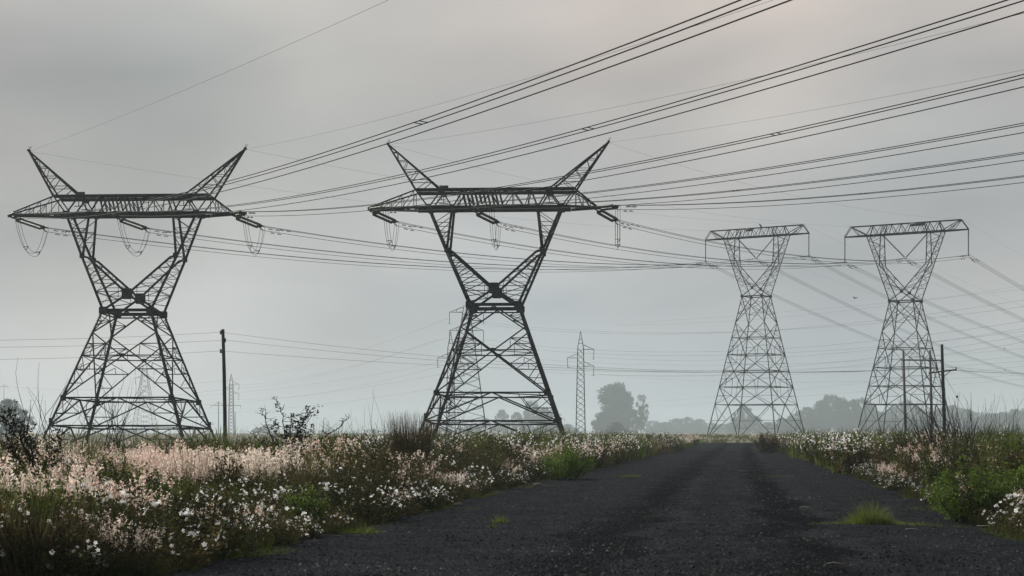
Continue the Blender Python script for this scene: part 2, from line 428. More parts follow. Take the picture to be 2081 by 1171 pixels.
ys = np.concatenate([np.linspace(-250, 0, 8), np.linspace(10, 340, 67), np.geomspace(360, 4300, 26)])
xs = np.concatenate([-np.geomspace(4000, 70, 16), np.linspace(-60, 70, 40), np.geomspace(80, 4000, 16)])
gx, gy = np.meshgrid(xs, ys)
g_z = gz(gy) + 0.05 * np.sin(gx * 0.31 + 1) * np.sin(gy * 0.23) * (gy < 400) - 0.06
V = np.stack([gx, gy, g_z], -1).reshape(-1, 3)
nx, ny = len(xs), len(ys)
ii, jj = np.meshgrid(np.arange(nx - 1), np.arange(ny - 1))
a = (jj * nx + ii).ravel()
mb = MB(); mb.add(V, [np.stack([a, a + 1, a + nx + 1, a + nx], 1)])
tag(build('ground', mb, M['ground'], smooth=True), kind='structure')

ry = np.concatenate([np.arange(-55, 120, 1.0), np.arange(120, 212, 3.0)])
us = np.linspace(0, 1, 29)
rv, ruv = [], []
for y in ry:
    l = edgeL(y) - 0.5 + 0.25 * math.sin(y * 0.9) + 0.2 * math.sin(y * 2.3 + 1); r = edgeR(y) + 0.5 + 0.25 * math.sin(y * 0.8 + 2) + 0.2 * math.sin(y * 2.1)
    for u in us:
        x = l + (r - l) * u
        rut = -0.018 * (math.exp(-((u - .42) / .035) ** 2) + math.exp(-((u - .60) / .035) ** 2))
        edge = -0.10 * (max(0, 1 - u / .05) + max(0, 1 - (1 - u) / .05))
        rv.append((x, y, gz(y) + 0.055 + rut + edge + 0.012 * math.sin(x * 1.7 + y * .6))); ruv.append(((x - (l + r) / 2), y))
nx, ny = len(us), len(ry)
ii, jj = np.meshgrid(np.arange(nx - 1), np.arange(ny - 1)); a = (jj * nx + ii).ravel()
mb = MB(); mb.add(rv, [np.stack([a, a + 1, a + nx + 1, a + nx], 1)])
road = build('road', mb, M['road'], smooth=True)
uvl = road.data.uv_layers.new(name='along')
li = np.zeros(len(road.data.loops), np.int32); road.data.loops.foreach_get('vertex_index', li)
uvl.data.foreach_set('uv', np.array(ruv, np.float32)[li].ravel())
tag(road, kind='structure')

# ------------------------------------------------------------------ strain pylons
PSI = R(3.3)                       # their heading
HEAD_OUT, HEAD_IN = R(31), R(-24.4)
def interp(z, tab): return float(np.interp(z, [t[0] for t in tab], [t[1] for t in tab]))

def insulator(mb, p, q, r=0.13, pitch=0.17, core=0.05, sides=8):
    p, q = Vector(p), Vector(q)
    L = (q - p).length; n = max(4, int(L / pitch))
    pts, rad = [], []
    for i in range(n):
        for s, rr in ((0.0, core), (0.25, r), (0.55, r * .8), (0.7, core)):
            pts.append(p.lerp(q, (i + s) / n)); rad.append(rr)
    pts.append(q); rad.append(core)
    tube(mb, pts, rad, sides)

def strain_pylon():
    root = thing('strain_pylon', 'x', 'pylon')
    LEG, BR, SE = 0.225, 0.125, 0.068
    ZW, HW = 13.8, 2.33
    zb = -1.2
    def hw(z): return HW + (ZW - z) * 0.343
    zA, zX, zB, zC = 11.6, 9.35, 5.27, 2.6
    # ---- lower body: four legs and their faces
    legs = [MB() for _ in range(4)]; br = MB(); gs = br
    corners = [(-1, -1), (1, -1), (1, 1), (-1, 1)]
    for mbk, (sx, sy) in zip(legs, corners):
        for z0, z1, wd in ((zb, zC, LEG * 1.05), (zC, zB, LEG), (zB, ZW, LEG * 0.95)):
            angle(mbk, (sx * hw(z0), sy * hw(z0), z0), (sx * hw(z1), sy * hw(z1), z1), wd)
    def face(fi):
        def P(u, z):
            h = hw(z)
            return [(u, -h, z), (u, h, z), (-h, u, z), (h, u, z)][fi]
        def A(u0, z0, u1, z1, w): angle(br, P(u0, z0), P(u1, z1), w)
        for s in (-1, 1):
            A(s * hw(zA), zA, 0, ZW - .15, BR)                        # inverted V under the waist
            A(s * hw(zA), zA, -s * hw(zB), zB, BR)                    # great X
            A(0, zB, s * hw(zC), zC, BR * 1.05)                       # K braces
            A(0, zC, s * hw(-0.2), -0.2, BR * 1.05)
            A(s * hw(12.75), 12.75, s * hw(zA) * .5, (zA + ZW) / 2, SE)
            A(s * hw(zA) * .5, (zA + ZW) / 2, s * hw(12.75), 13.35, SE)
            A(s * hw(zA) * .5, (zA + ZW) / 2, s * hw(12.2), 12.25, SE)
            # along the X: short horizontals and their diagonals
            tX = lambda z, side: side * (hw(zA) + (-hw(zB) - hw(zA)) * (zA - z) / (zA - zB))
            z1 = 10.5
            A(s * hw(z1), z1, tX(z1, s), z1, SE * 1.2)
            A(s * hw(zX), zX, tX(z1, s), z1, SE)
            A(tX(z1, s), z1, tX(z1, s), zX, SE * .8)
            A(s * hw(10.0), 10.0, tX(z1, s), z1, SE * .8)
            z2 = 8.0
            A(s * hw(z2), z2, tX(z2, -s), z2, SE * 1.3)
            A(s * hw(zX), zX, tX(z2, -s), z2, SE)
            A(s * (hw(z2) + abs(tX(z2, -s))) * .5, z2, s * (hw(z2) + abs(tX(z2, -s))) * .5, z2 + .62, SE * .8)
            A(s * hw(z2), z2, s * (hw(z2) + abs(tX(z2, -s))) * .5, z2 + .62, SE * .8)
            z3 = 6.65
            A(s * hw(z3), z3, tX(z3, -s), z3, SE)
            A(s * hw(z2), z2, tX(z3, -s), z3, SE)
            A(s * hw(zB), zB, tX(z3, -s), z3, SE * .8)
            # below B
            zm = 3.78; um = hw(zC) * (zB - zm) / (zB - zC)
            A(s * hw(zm), zm, s * um, zm, SE * 1.3)
            A(s * hw(zB), zB, s * um, zm, SE * 1.1)
            A(s * hw(zB) * .45, zB, s * um, zm, SE)
            A(s * hw(zm), zm, s * hw(zB) * .83, zB, SE * .8)
            A(s * hw(zm), zm, s * hw(zC) * .83, zC + .45, SE * .8)
            zn = 1.3; un = hw(-0.2) * (zC - zn) / (zC + .2)
            A(s * hw(zn), zn, s * un, zn, SE * 1.2)
            A(s * hw(zC), zC, s * un, zn, SE * 1.1)
            A(s * hw(zC) * .45, zC, s * un, zn, SE)
        A(-hw(zX), zX, hw(zX), zX, BR * .8)
        A(-hw(zB), zB, hw(zB), zB, BR * 1.1)
        A(-hw(zC), zC, hw(zC), zC, BR * 1.1)
        A(-HW, ZW, HW, ZW, 0.28); A(-HW, ZW - .34, HW, ZW - .34, 0.12)
        c = P(0, zX)
        if fi < 2:
            plate(gs, (c[0], c[1] * 1.01, zX), .45, .35, .03)
            for s in (-1, 1):
                plate(gs, (s * (HW - .02), c[1] / abs(c[1]) * (HW + .09), ZW - .05), .78, .72, .04)
                plate(gs, (s * (hw(zB) - .1), c[1] / abs(c[1]) * (hw(zB) + .09), zB - .05), .55, .55, .04)
    for fi in range(4): face(fi)
    # plan bracing
    for z, wd in ((zB, SE * 1.3), (zX, SE), (zC, SE)):
        h = hw(z)
        for a_, b_ in (((-h, 0), (0, -h)), ((0, -h), (h, 0)), ((h, 0), (0, h)), ((0, h), (-h, 0))):
            angle(br, (*a_, z - .05), (*b_, z - .05), wd)
    for mbk in legs: build('leg', mbk, M['steel'], root)
    lower = build('body_bracing', br, M['steel'], root)
    # anti-climb spikes
    for sx, sy in corners:
        ac = MB(); h = hw(2.9)
        for k in range(7):
            an = rnd.uniform(0, 6.28)
            bar(ac, (sx * h, sy * h, 2.9 + .04 * k), (sx * h + .55 * math.cos(an), sy * h + .55 * math.sin(an), 3.0 + .05 * k), .02)
        bar(ac, (sx * h, sy * h, 2.8), (sx * h, sy * h, 3.3), .3); build('climbing_guard', ac, M['steel'], root)
    # ---- the V of the head
    ZK, XK, ZT = 19.1, 4.66, 23.3
    XO, XI = 6.4, 4.1
    ZG = 15.35
    def hd(z): return float(np.interp(z, [ZW, ZT], [HW, 1.1]))
    hm = MB(); gs = hm
    for sy in (-1, 1):
        for s in (-1, 1):
            w0 = (s * HW, sy * hd(ZW), ZW); kn = (s * XK, sy * hd(ZK), ZK)
            ki = (s * (XK - .62), sy * hd(ZK - .15), ZK - .15)
            angle(hm, w0, (s * (XK + .0), sy * hd(ZK), ZK), .25)
            angle(hm, kn, (s * XO, sy * hd(ZT), ZT), .25)
            angle(hm, (s * (XK - .1), sy * hd(ZK), ZK + .05), (s * XI, sy * hd(ZT), ZT), .24)
            angle(hm, ki, (-s * .0, sy * hd(ZG), ZG), .22)
            angle(hm, (0, sy * hd(ZG), ZG), (-s * (HW - .1), sy * hd(ZW), ZW + .05), .22)
            angle(hm, kn, ki, .2)
            # lacing between outer leg and inner diagonal
            for z0, z1 in ((14.6, 15.6), (15.6, 16.4), (16.4, 17.2), (17.2, 17.9), (17.9, 18.5)):
                xo = lambda z: s * (HW + (XK - HW) * (z - ZW) / (ZK - ZW))
                xi = lambda z: s * (XK - .62) * max(0, (z - ZG)) / (ZK - .15 - ZG)
                if z0 < ZG:
                    angle(hm, (xo(z0), sy * hd(z0), z0), (s * .9, sy * hd(14.85), 14.85), SE)
                    angle(hm, (xo(z1), sy * hd(z1), z1), (s * .9, sy * hd(14.85), 14.85), SE)
                    angle(hm, (xo(z1), sy * hd(z1), z1), (xi(z1), sy * hd(z1), z1 + .0), SE)
                    angle(hm, (s * .9, sy * hd(14.85), 14.85), (s * .9, sy * hd(16.1), 16.1), SE * .8)
                else:
                    angle(hm, (xo(z0), sy * hd(z0), z0), (xi(z1), sy * hd(z1), z1), SE * 1.1)
                    angle(hm, (xo(z1), sy * hd(z1), z1), (xi(z1), sy * hd(z1), z1), SE * .8)
            for z0, z1 in ((19.9, 20.8), (20.8, 21.8), (21.8, 22.9)):
                xo = lambda z: s * (XK + (XO - XK) * (z - ZK) / (ZT - ZK))
                xi = lambda z: s * (XK + (XI - XK) * (z - ZK) / (ZT - ZK))
                angle(hm, (xo(z0), sy * hd(z0), z0), (xi(z0), sy * hd(z0), z0), SE * .9)
                angle(hm, (xo(z0), sy * hd(z0), z0), (xi(z1), sy * hd(z1), z1), SE * .9)
        plate(gs, (0, sy * (hd(ZG) + .17), ZG), 1.05, 1.05, .05)
        for s in (-1, 1):
            plate(gs, (s * (XK - .1), sy * (hd(ZK) + .17), ZK), .5, .5, .05)
            plate(gs, (s * XO, sy * (1.1 + .15), ZT), .62, .5, .05)
            plate(gs, (s * XI, sy * (1.1 + .15), ZT), .5, .45, .05)
    for s in (-1, 1):       # side faces of the V, front to back
        for z0, z1 in ((14.3, 15.5), (15.5, 16.7), (16.7, 17.9), (17.9, 19.1), (19.1, 20.2), (20.2, 21.3), (21.3, 22.4), (22.4, 23.2)):
            xo = lambda z: s * float(np.interp(z, [ZW, ZK, ZT], [HW, XK, XO]))
            angle(hm, (xo(z0), -hd(z0), z0), (xo(z1), hd(z1), z1), SE)
            angle(hm, (xo(z1), hd(z1), z1), (xo(z1), -hd(z1), z1), SE * .8)
        for z in (15.9, 16.8, 17.8, 18.7):
            x = s * (XK - .62) * (z - ZG) / (ZK - .15 - ZG)
            x2 = s * (XK - .62) * (z + .8 - ZG) / (ZK - .15 - ZG)
            angle(hm, (x, -hd(z), z), (x2, hd(z + .8), z + .8), SE)
    build('head_frame', hm, M['steel'], root)
    # ---- crossarm (bridge)
    cb = MB(); gs = cb
    Z0, Z1, D = 23.3, 25.0, 1.1
    XT0, XT1 = -12.4, 9.75
    XE = 7.65
    for sy in (-1, 1):
        angle(cb, (-XE, sy * D, Z1), (XE, sy * D, Z1), .30)
        angle(cb, (-XE, sy * D, Z0), (XE - .4, sy * D, Z0), .30)
        # end brackets
        for xt, s in ((XT0, -1), (XT1, 1)):
            angle(cb, (s * (XE - .4), sy * D, Z0), (xt, sy * .22, Z0 + .02), .24)
            angle(cb, (s * XE, sy * D, Z1), (xt, sy * .18, Z0 + .12), .14)
            n = 4 if s < 0 else 3
            prev = None
            for k in range(0, n):
                f = (k + .15) / n
                x = s * XE + (xt - s * XE) * f; y = sy * (D + (.2 - D) * f); zt = Z1 + (Z0 + .12 - Z1) * f
                angle(cb, (x, y, Z0), (x, y, zt), SE)
                angle(cb, (x, y, Z0), (x, -y, Z0), SE)
                if prev: angle(cb, prev, (x, y, Z0), SE * .9); angle(cb, (prev[0], prev[1], Z0), (x, -y, Z0), SE * .8)
                prev = (x, y, zt)
            angle(cb, (s * XE, sy * D, Z1), (s * XO, sy * D, Z0), BR)
        # warren panels
        nodes = [(-XO, 0), (-5.15, 1), (-XI, 0), (-3.0, 1), (-1.9, 0), (-.6, 1), (.5, 0), (1.7, 1), (2.85, 0), (3.45, 1), (XI, 0), (5.15, 1), (XO, 0)]
        for (xa, ta), (xb, tb) in zip(nodes, nodes[1:]):
            angle(cb, (xa, sy * D, Z1 if ta else Z0), (xb, sy * D, Z1 if tb else Z0), BR * (1.0 if abs(xa) > 3 else .7))
        for x in (-3.55, 1.7, 3.2):
            angle(cb, (x, sy * D, Z0), (x, sy * D, Z1), SE * 1.1)
        for s in (-1, 1):
            plate(gs, (s * 5.15, sy * (D + .16), Z1 - .15), .62, .42, .04)
            angle(cb, (s * 5.15, sy * D, Z1), (s * 5.15, sy * D, Z0 + .7), SE)
            angle(cb, (s * 5.6, sy * D, Z0 + .7), (s * 4.7, sy * D, Z0 + .7), SE)
    for k, x in enumerate(np.linspace(-XO, XO, 7)):
        angle(cb, (x, -D, Z0), (x, D, Z0), SE); angle(cb, (x, -D, Z1), (x, D, Z1), SE)
        x2 = x + 2 * XO / 6 * (1 if k < 6 else 0)
        if k < 6:
            angle(cb, (x, -D, Z0), (x2, D, Z0), SE); angle(cb, (x, D, Z1), (x2, -D, Z1), SE)
    build('crossarm', cb, M['steel'], root)
    bgm = MB()                                     # the row of bars above the middle phase
    for k, x in enumerate(np.linspace(-3.0, .55, 10)):
        for sy in (-1, 1):
            bar(bgm, (x + .2, sy * .8, Z0 + .05), (x - .2, sy * .8, Z1 - .05), .15, .06)
        bar(bgm, (x + .15, -.8, Z0 + .25), (x + .15, .8, Z0 + .25), .05); bar(bgm, (x - .14, -.8, Z1 - .25), (x - .14, .8, Z1 - .25), .05)
    for sy in (-1, 1): bar(bgm, (-3.1, sy * .8, Z0 + .06), (.65, sy * .8, Z0 + .06), .07); bar(bgm, (-3.2, sy * .8, Z1 - .06), (.45, sy * .8, Z1 - .06), .07)
    build('bird_guard', bgm, M['steel'], root)
    # ---- earth-wire peaks
    for s, xe in ((-1, -10.5), (1, 10.9)):
        pk = MB()
        tip = Vector((xe, 0, 29.66))
        bs = [Vector((s * XE, -D, Z1)), Vector((s * XE, D, Z1)), Vector((s * 5.15, -D, Z1)), Vector((s * 5.15, D, Z1))]
        for b_ in bs: angle(pk, b_, tip, .15)
        L_ = lambda i, f: bs[i].lerp(tip, f)
        fs_ = [.0, .22, .44, .64, .82]
        for i, f in enumerate(fs_[1:]):
            for a_, b_ in ((0, 2), (1, 3), (0, 1), (2, 3)):
                angle(pk, L_(a_, f), L_(b_, f), SE * .85)
            f0 = fs_[i]
            for a_, b_ in ((0, 2), (1, 3)):
                angle(pk, L_(a_, f0 if i else 0.0) if i % 2 == 0 else L_(a_, f0), L_(b_, f), SE * .9)
            angle(pk, L_(0, f0), L_(1, f), SE * .8); angle(pk, L_(2, f), L_(3, f0), SE * .8)
        box(pk, tip + Vector((0, 0, .02)), (.22, .5, .16))
        for a_ in (-.35, .2, .5):
            bar(pk, tip, tip + Vector((.3 * a_ + .12, .12 * a_, .45)), .025)
        build('earth_wire_peak', pk, M['steel'], root)
    # number plate on the bridge
    npm = MB(); box(npm, (-4.9, -1.35, 25.18), (.85, .05, .34))
    build('number_plate', npm, M['plate'], root)
    # ---- strings and jumpers of the three phases
    ends = {}
    for ph, xa in (('outer', XT0 + .1), ('middle', -2.2), ('inner', XT1 - .15)):
        for key, hd_, sg, drop in (('out', HEAD_OUT - PSI, 1, .13), ('in', HEAD_IN - PSI, -1, .09)):
            d = Vector((math.sin(hd_), math.cos(hd_), 0)) * sg
            side = Vector((d.y, -d.x, 0))
            y0 = .2 * sg if ph != 'middle' else 1.1 * sg
            p0 = Vector((xa, y0, Z0 - .12))
            st = p0 + d * .9 + Vector((0, 0, -.10)); en = p0 + d * 4.1 + Vector((0, 0, -.10 - 3.2 * drop))
            lk = MB(); bar(lk, p0, st, .06, .1)
            bar(lk, st - side * .3, st + side * .3, .07, .22)
            build('yoke', lk, M['steel'], root); lk = MB()
            bar(lk, en - side * .36, en + side * .36, .07, .26)
            clamp = en + d * .55 + Vector((0, 0, -.08))
            for o_ in OFFS(d): bar(lk, en + Vector((0, 0, o_.z * .3)) + side * o_.dot(side) * .8, clamp + o_, .06, .09)
            build('yoke', lk, M['steel'], root)
            for s2 in (-1, 1):
                im = MB(); insulator(im, st + side * .2 * s2 + Vector((0, 0, .10 * s2)), en + side * .2 * s2 + Vector((0, 0, .10 * s2)), .145, .19, .05)
                build('insulator_string', im, M['insul'], root, True)
            ends[ph, key] = clamp
        # jumper: three slack cables from clamp to clamp
        jm = MB()
        a_, b_ = ends[ph, 'in'], ends[ph, 'out']
        for o1 in (Vector((-.22, 0, 0)), Vector((.22, 0, .05)), Vector((0, .1, -.3))):
            pts = []
            for k in range(21):
                f = k / 20; s_ = 1 - (abs(2 * f - 1) ** 2.5)
                pts.append(a_.lerp(b_, .5 + (f - .5)) + o1 + Vector((0, 0, -3.0 * s_)))
            tube(jm, pts, .019, 5)
        for f in (.3, .7):
            c = a_.lerp(b_, f) + Vector((0, 0, -2.69))
            bar(jm, c + Vector((-.25, 0, 0)), c + Vector((.25, 0, .05)), .05); bar(jm, c + Vector((.25, 0, .05)), c + Vector((0, .1, -.3)), .05)
        build('jumper_cable', jm, M['wire'], root)
    return root, ends, {'left': Vector((-10.5, 0, 29.6)), 'right': Vector((10.9, 0, 29.6))}

def OFFS(d):
    side = Vector((d.y, -d.x, 0)).normalized()
    return [side * -.23 + Vector((0, 0, .13)), side * .23 + Vector((0, 0, .13)), Vector((0, 0, -.27))]

TILT = R(-1.4)                     # they stand a little off plumb
def Wm(loc, psi, tilt=0.0): return Matrix.Translation(loc) @ Matrix.Rotation(-psi, 4, 'Z') @ Matrix.Rotation(tilt, 4, 'X')

T1L = Vector(((269.5 - CX) / F * 165.6, 165.6, -0.45)); T2L = Vector(((1006.5 - CX) / F * 164.4, 164.4, 0.0))
T1, ends, peaks = strain_pylon()
T1.location = T1L; T1.rotation_euler = (TILT, 0, -PSI)
T1['group'] = 'dark strain pylons with horned heads'
T1['label'] = 'dark horned strain pylon at the left, standing behind the pink plumed grass'
T2 = dup(T1, T2L, -PSI, 'dark horned strain pylon in the middle, just left of the road behind the reeds')
T2.rotation_euler = (TILT, 0, -PSI)
W1, W2 = Wm(T1L, PSI, TILT), Wm(T2L, PSI, TILT)

# ------------------------------------------------------------------ suspension pylons
PSI3 = R(32.5)
def suspension_pylon(ext):
    """origin at the foot; the waist at 21.2 + ext"""
    root = thing('suspension_pylon', 'x', 'pylon')
    ZW, HW = 21.2 + ext, 1.9
    LEG, BR, SE = .17, .105, .06
    def hw(z): return HW + (ZW - z) * .186
    corners = [(-1, -1), (1, -1), (1, 1), (-1, 1)]
    levels = [ZW, ZW - 4.75, ZW - 7.4, ZW - 10.4, ZW - 13.3, ZW - 16.15] + ([ZW - 19.3] if ext > 2 else [])
    zf = -0.5
    for sx, sy in corners:
        mb = MB(); angle(mb, (sx * hw(zf), sy * hw(zf), zf), (sx * HW, sy * HW, ZW), LEG)
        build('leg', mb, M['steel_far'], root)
    br = MB()
    for fi in range(4):
        def P(u, z):
            h = hw(z)
            return [(u, -h, z), (u, h, z), (-h, u, z), (h, u, z)][fi]
        def A(u0, z0, u1, z1, w): angle(br, P(u0, z0), P(u1, z1), w)
        A(-HW, ZW, HW, ZW, .16)
        for s in (-1, 1):
            z0, z1, z2 = levels[0], levels[1], levels[2]
            A(s * HW, z0, -s * hw(z1), z1, BR)
            A(s * hw(z1), z1, 0, z2, BR)
            zc = (z0 + z1) / 2 + .2
            A(s * hw(zc + .9), zc + .9, s * HW * .45, zc + 1.2, SE); A(s * hw(zc - .9), zc - .9, s * HW * .45, zc - 1.0, SE)
            A(s * hw(zc + .9), zc + .9, s * .3, zc, SE); A(s * hw(zc - .9), zc - .9, s * .3, zc, SE)
            A(s * hw(z2), z2, s * hw(z1) * .5, (z1 + z2) / 2, SE); A(s * hw((z1 + z2) / 2), (z1 + z2) / 2, s * hw(z1) * .5, (z1 + z2) / 2, SE)
            for k, (za, zb_) in enumerate(zip(levels[2:], levels[3:])):
                if k % 2 == 0:
                    A(0, za, s * hw(zb_), zb_, BR)
                    q = .5
                    A(s * hw((za + zb_) / 2), (za + zb_) / 2, s * hw(zb_) * .5, (za + zb_) / 2, SE)
                    A(s * hw(za), za, s * hw(zb_) * .5, (za + zb_) / 2, SE)
                    A(s * hw(zb_) * .5, (za + zb_) / 2, s * hw(zb_) * .5, zb_, SE)
                else:
                    A(s * hw(za), za, 0, zb_, BR)
                    A(s * hw((za + zb_) / 2), (za + zb_) / 2, s * hw(za) * .5, (za + zb_) / 2, SE)
                    A(s * hw(zb_), zb_, s * hw(za) * .5, (za + zb_) / 2, SE)
                    A(s * hw(za) * .5, (za + zb_) / 2, s * hw(za) * .5, za, SE)
                A(-hw(zb_), zb_, hw(zb_), zb_, BR * .95)
            A(-hw(z2), z2, hw(z2), z2, BR * .8)
            zl = levels[-1]
            A(s * hw(zl) * .0, zl, s * hw(zf), zf, BR * 1.1)
            zm = zl * .5
            A(s * hw(zm), zm, s * hw(zf) * (zl - zm) / (zl - zf), zm, SE)
            A(s * hw(zl), zl, s * hw(zf) * (zl - zm) / (zl - zf), zm, SE)
            zm2 = zl * .25
            A(s * hw(zm2), zm2, s * hw(zf) * (zl - zm2) / (zl - zf), zm2, SE * .8); A(s * hw(zm), zm, s * hw(zf) * (zl - zm2) / (zl - zf), zm2, SE * .8)
    for z in levels[2:]:
        h = hw(z)
        for a_, b_ in (((-h, 0), (0, -h)), ((0, -h), (h, 0)), ((h, 0), (0, h)), ((0, h), (-h, 0))):
            angle(br, (*a_, z - .04), (*b_, z - .04), SE)
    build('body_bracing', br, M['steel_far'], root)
    # head
    ZT, ZK, ZG = ZW + 10.6, ZW + 5.7, ZW + 1.4
    XO, XI = 6.1, 3.75
    hm = MB(); gs = hm
    def hd(z): return float(np.interp(z, [ZW, ZT], [HW, .85]))
    xo = lambda z: float(np.interp(z, [ZW, ZT], [HW, XO]))
    xi = lambda z: float(np.interp(z, [ZG, ZK, ZT], [0, XI, XI]))
    for sy in (-1, 1):
        for s in (-1, 1):
            angle(hm, (s * HW, sy * HW, ZW), (s * XO, sy * hd(ZT), ZT), .15)
            angle(hm, (s * XI, sy * hd(ZT), ZT), (s * XI, sy * hd(ZK), ZK), .12)
            angle(hm, (s * XI, sy * hd(ZK), ZK), (0, sy * hd(ZG), ZG), .14)
            angle(hm, (0, sy * hd(ZG), ZG), (-s * HW, sy * HW, ZW), .14)
            zs = np.linspace(ZG + .6, ZT, 11)
            for k, (z0, z1) in enumerate(zip(zs, zs[1:])):
                if k % 2: angle(hm, (s * xo(z0), sy * hd(z0), z0), (s * xi(z1), sy * hd(z1), z1), SE)
                else: angle(hm, (s * xi(z0), sy * hd(z0), z0), (s * xo(z1), sy * hd(z1), z1), SE)
                if k % 2 == 0: angle(hm, (s * xi(z0), sy * hd(z0), z0), (s * xo(z0), sy * hd(z0), z0), SE * .8)
            plate(gs, (s * HW, sy * (HW + .07), ZW), .5, .5, .03)
        plate(gs, (0, sy * (hd(ZG) + .08), ZG), .5, .5, .03)
    for s in (-1, 1):
        zs = np.linspace(ZW, ZT, 9)
        for z0, z1 in zip(zs, zs[1:]):
            angle(hm, (s * xo(z0), -hd(z0), z0), (s * xo(z1), hd(z1), z1), SE)
            angle(hm, (s * xo(z0), hd(z0), z0), (s * xo(z1), -hd(z1), z1), SE * .8)
        zs = np.linspace(ZG, ZT, 8)
        for z0, z1 in zip(zs, zs[1:]):
            angle(hm, (s * xi(z0), -hd(z0), z0), (s * xi(z1), hd(z1), z1), SE)
    build('head_frame', hm, M['steel_far'], root)
    cb = MB()
    XT, XC, ZH = 10.0, 8.9, ZT + 1.55
    D = .85
    for sy in (-1, 1):
        angle(cb, (-XC, sy * .3, ZH), (XC, sy * .3, ZH), .13)
        angle(cb, (-XT, sy * .2, ZT), (-XO, sy * D, ZT), .16); angle(cb, (-XO, sy * D, ZT), (XO, sy * D, ZT), .17); angle(cb, (XO, sy * D, ZT), (XT, sy * .2, ZT), .16)
        n = 16
        xs_ = np.linspace(-XO, XO, n + 1)
        for k in range(n):
            a_ = (xs_[k], sy * D, ZT) if k % 2 == 0 else (xs_[k], sy * .3, ZH)
            b_ = (xs_[k + 1], sy * .3, ZH) if k % 2 == 0 else (xs_[k + 1], sy * D, ZT)
            angle(cb, a_, b_, .085)
        for s in (-1, 1):
            angle(cb, (s * XC, sy * .3, ZH), (s * XT, sy * .2, ZT), .12)
            angle(cb, (s * XC, sy * .3, ZH), (s * XO, sy * D, ZT), .13)
            angle(cb, (s * 7.4, sy * .6, ZT), (s * XC, sy * .3, ZH), .07); angle(cb, (s * 7.4, sy * .6, ZT), (s * 7.5, sy * .45, ZT + .9), .06)
            for xx in (XO, XI):
                angle(cb, (s * xx, sy * D, ZT), (s * (xx - .7), sy * .3, ZH), .13)
    for k, x in enumerate(np.linspace(-XO, XO, 13)):
        angle(cb, (x, -D, ZT), (x, D, ZT), SE)
        angle(cb, (x, -.3, ZH), (x, .3, ZH), SE)
        if k < 12: angle(cb, (x, -D, ZT), (x + 2 * XO / 12, D, ZT), SE)
    build('crossarm', cb, M['steel_far'], root)
    npm = MB(); box(npm, (-1.2 if ext > 2 else 2.1, -.5, ZH - .3), (1.3 if ext > 2 else 2.4, .05, .55))
    build('number_plate', npm, M['plate'], root)
    low = {}
    for key, x in (('outer', -XT + .02), ('inner', XT - .02)):
        im = MB(); insulator(im, (x, 0, ZT - .1), (x, 0, ZT - 3.9), .125, .16, .045); build('insulator_string', im, M['insul_dark'], root, True)
        low[key] = Vector((x, 0, ZT - 4.05))
    for s in (-1, 1):
        im = MB(); insulator(im, (s * (XI - .1), 0, ZT - .1), (s * .12, 0, ZT - 3.75), .125, .16, .045); build('insulator_string', im, M['insul_dark'], root, True)
    low['middle'] = Vector((0, 0, ZT - 4.0))
    for v in low.values():
        cl_ = MB(); bar(cl_, v + Vector((-.3, 0, .1)), v + Vector((.3, 0, .1)), .08); bar(cl_, v + Vector((0, -.35, .05)), v + Vector((0, .35, .05)), .07)
        build('suspension_clamp', cl_, M['steel_far'], root)
    return root, low, {'left': Vector((-XC, 0, ZH + .1)), 'right': Vector((XC, 0, ZH + .1))}, ZH

T3L = Vector(((1537 - CX) / F * 303.6, 303.6, 1.0)); T4L = Vector(((1840 - CX) / F * 266.8, 266.8, 0.85))
T3, low3, pk3, ZH3 = suspension_pylon(3.7); T3.location = T3L; T3.rotation_euler = (0, 0, -PSI3)
tag(T3, 'tall grey suspension pylon beyond the end of the road, taller and paler of the pair', 'pylon', 'grey suspension pylons')
T4, low4, pk4, ZH4 = suspension_pylon(0.15); T4.location = T4L; T4.rotation_euler = (0, 0, -PSI3)
tag(T4, 'grey suspension pylon behind the wooden pole with the mossy crossarm, at the right', 'pylon', 'grey suspension pylons')
W3, W4 = Wm(T3L, PSI3), Wm(T4L, PSI3)

# ------------------------------------------------------------------ conductors
def ray_t(A, h, px):
    """distance along heading h from A at which the line passes photograph column px"""
    k = (px - CX) / F
    return (k * A.y - A.x) / (h[0] - k * h[1])

def fit(A, h, pts, b=None):
    rows = []
    for px, py in pts:
        t = ray_t(A, h, px); Y = A.y + h[1] * t
        rows.append((t, EYE + (HY - py) / F * Y - A.z))
    if b is not None or len(rows) == 1:
        b = b if b is not None else .0002
        t, dz = rows[0]
        return (b * t * t - dz) / t, b
    (t1, d1), (t2, d2) = rows
    b = (d1 / t1 - d2 / t2) / (t1 - t2)
    return b * t1 - d1 / t1, b

def para(A, h, a, b, t): return A + Vector((h[0] * t, h[1] * t, -a * t + b * t * t))

def damper(mb, p, d):
    q = p + Vector((0, 0, -.14))
    bar(mb, p, q, .05)
    bar(mb, q - d * .28, q + d * .28, .03)
    for s in (-1, 1): tube(mb, [q + d * (.14 * s), q + d * (.28 * s)], .05, 6)

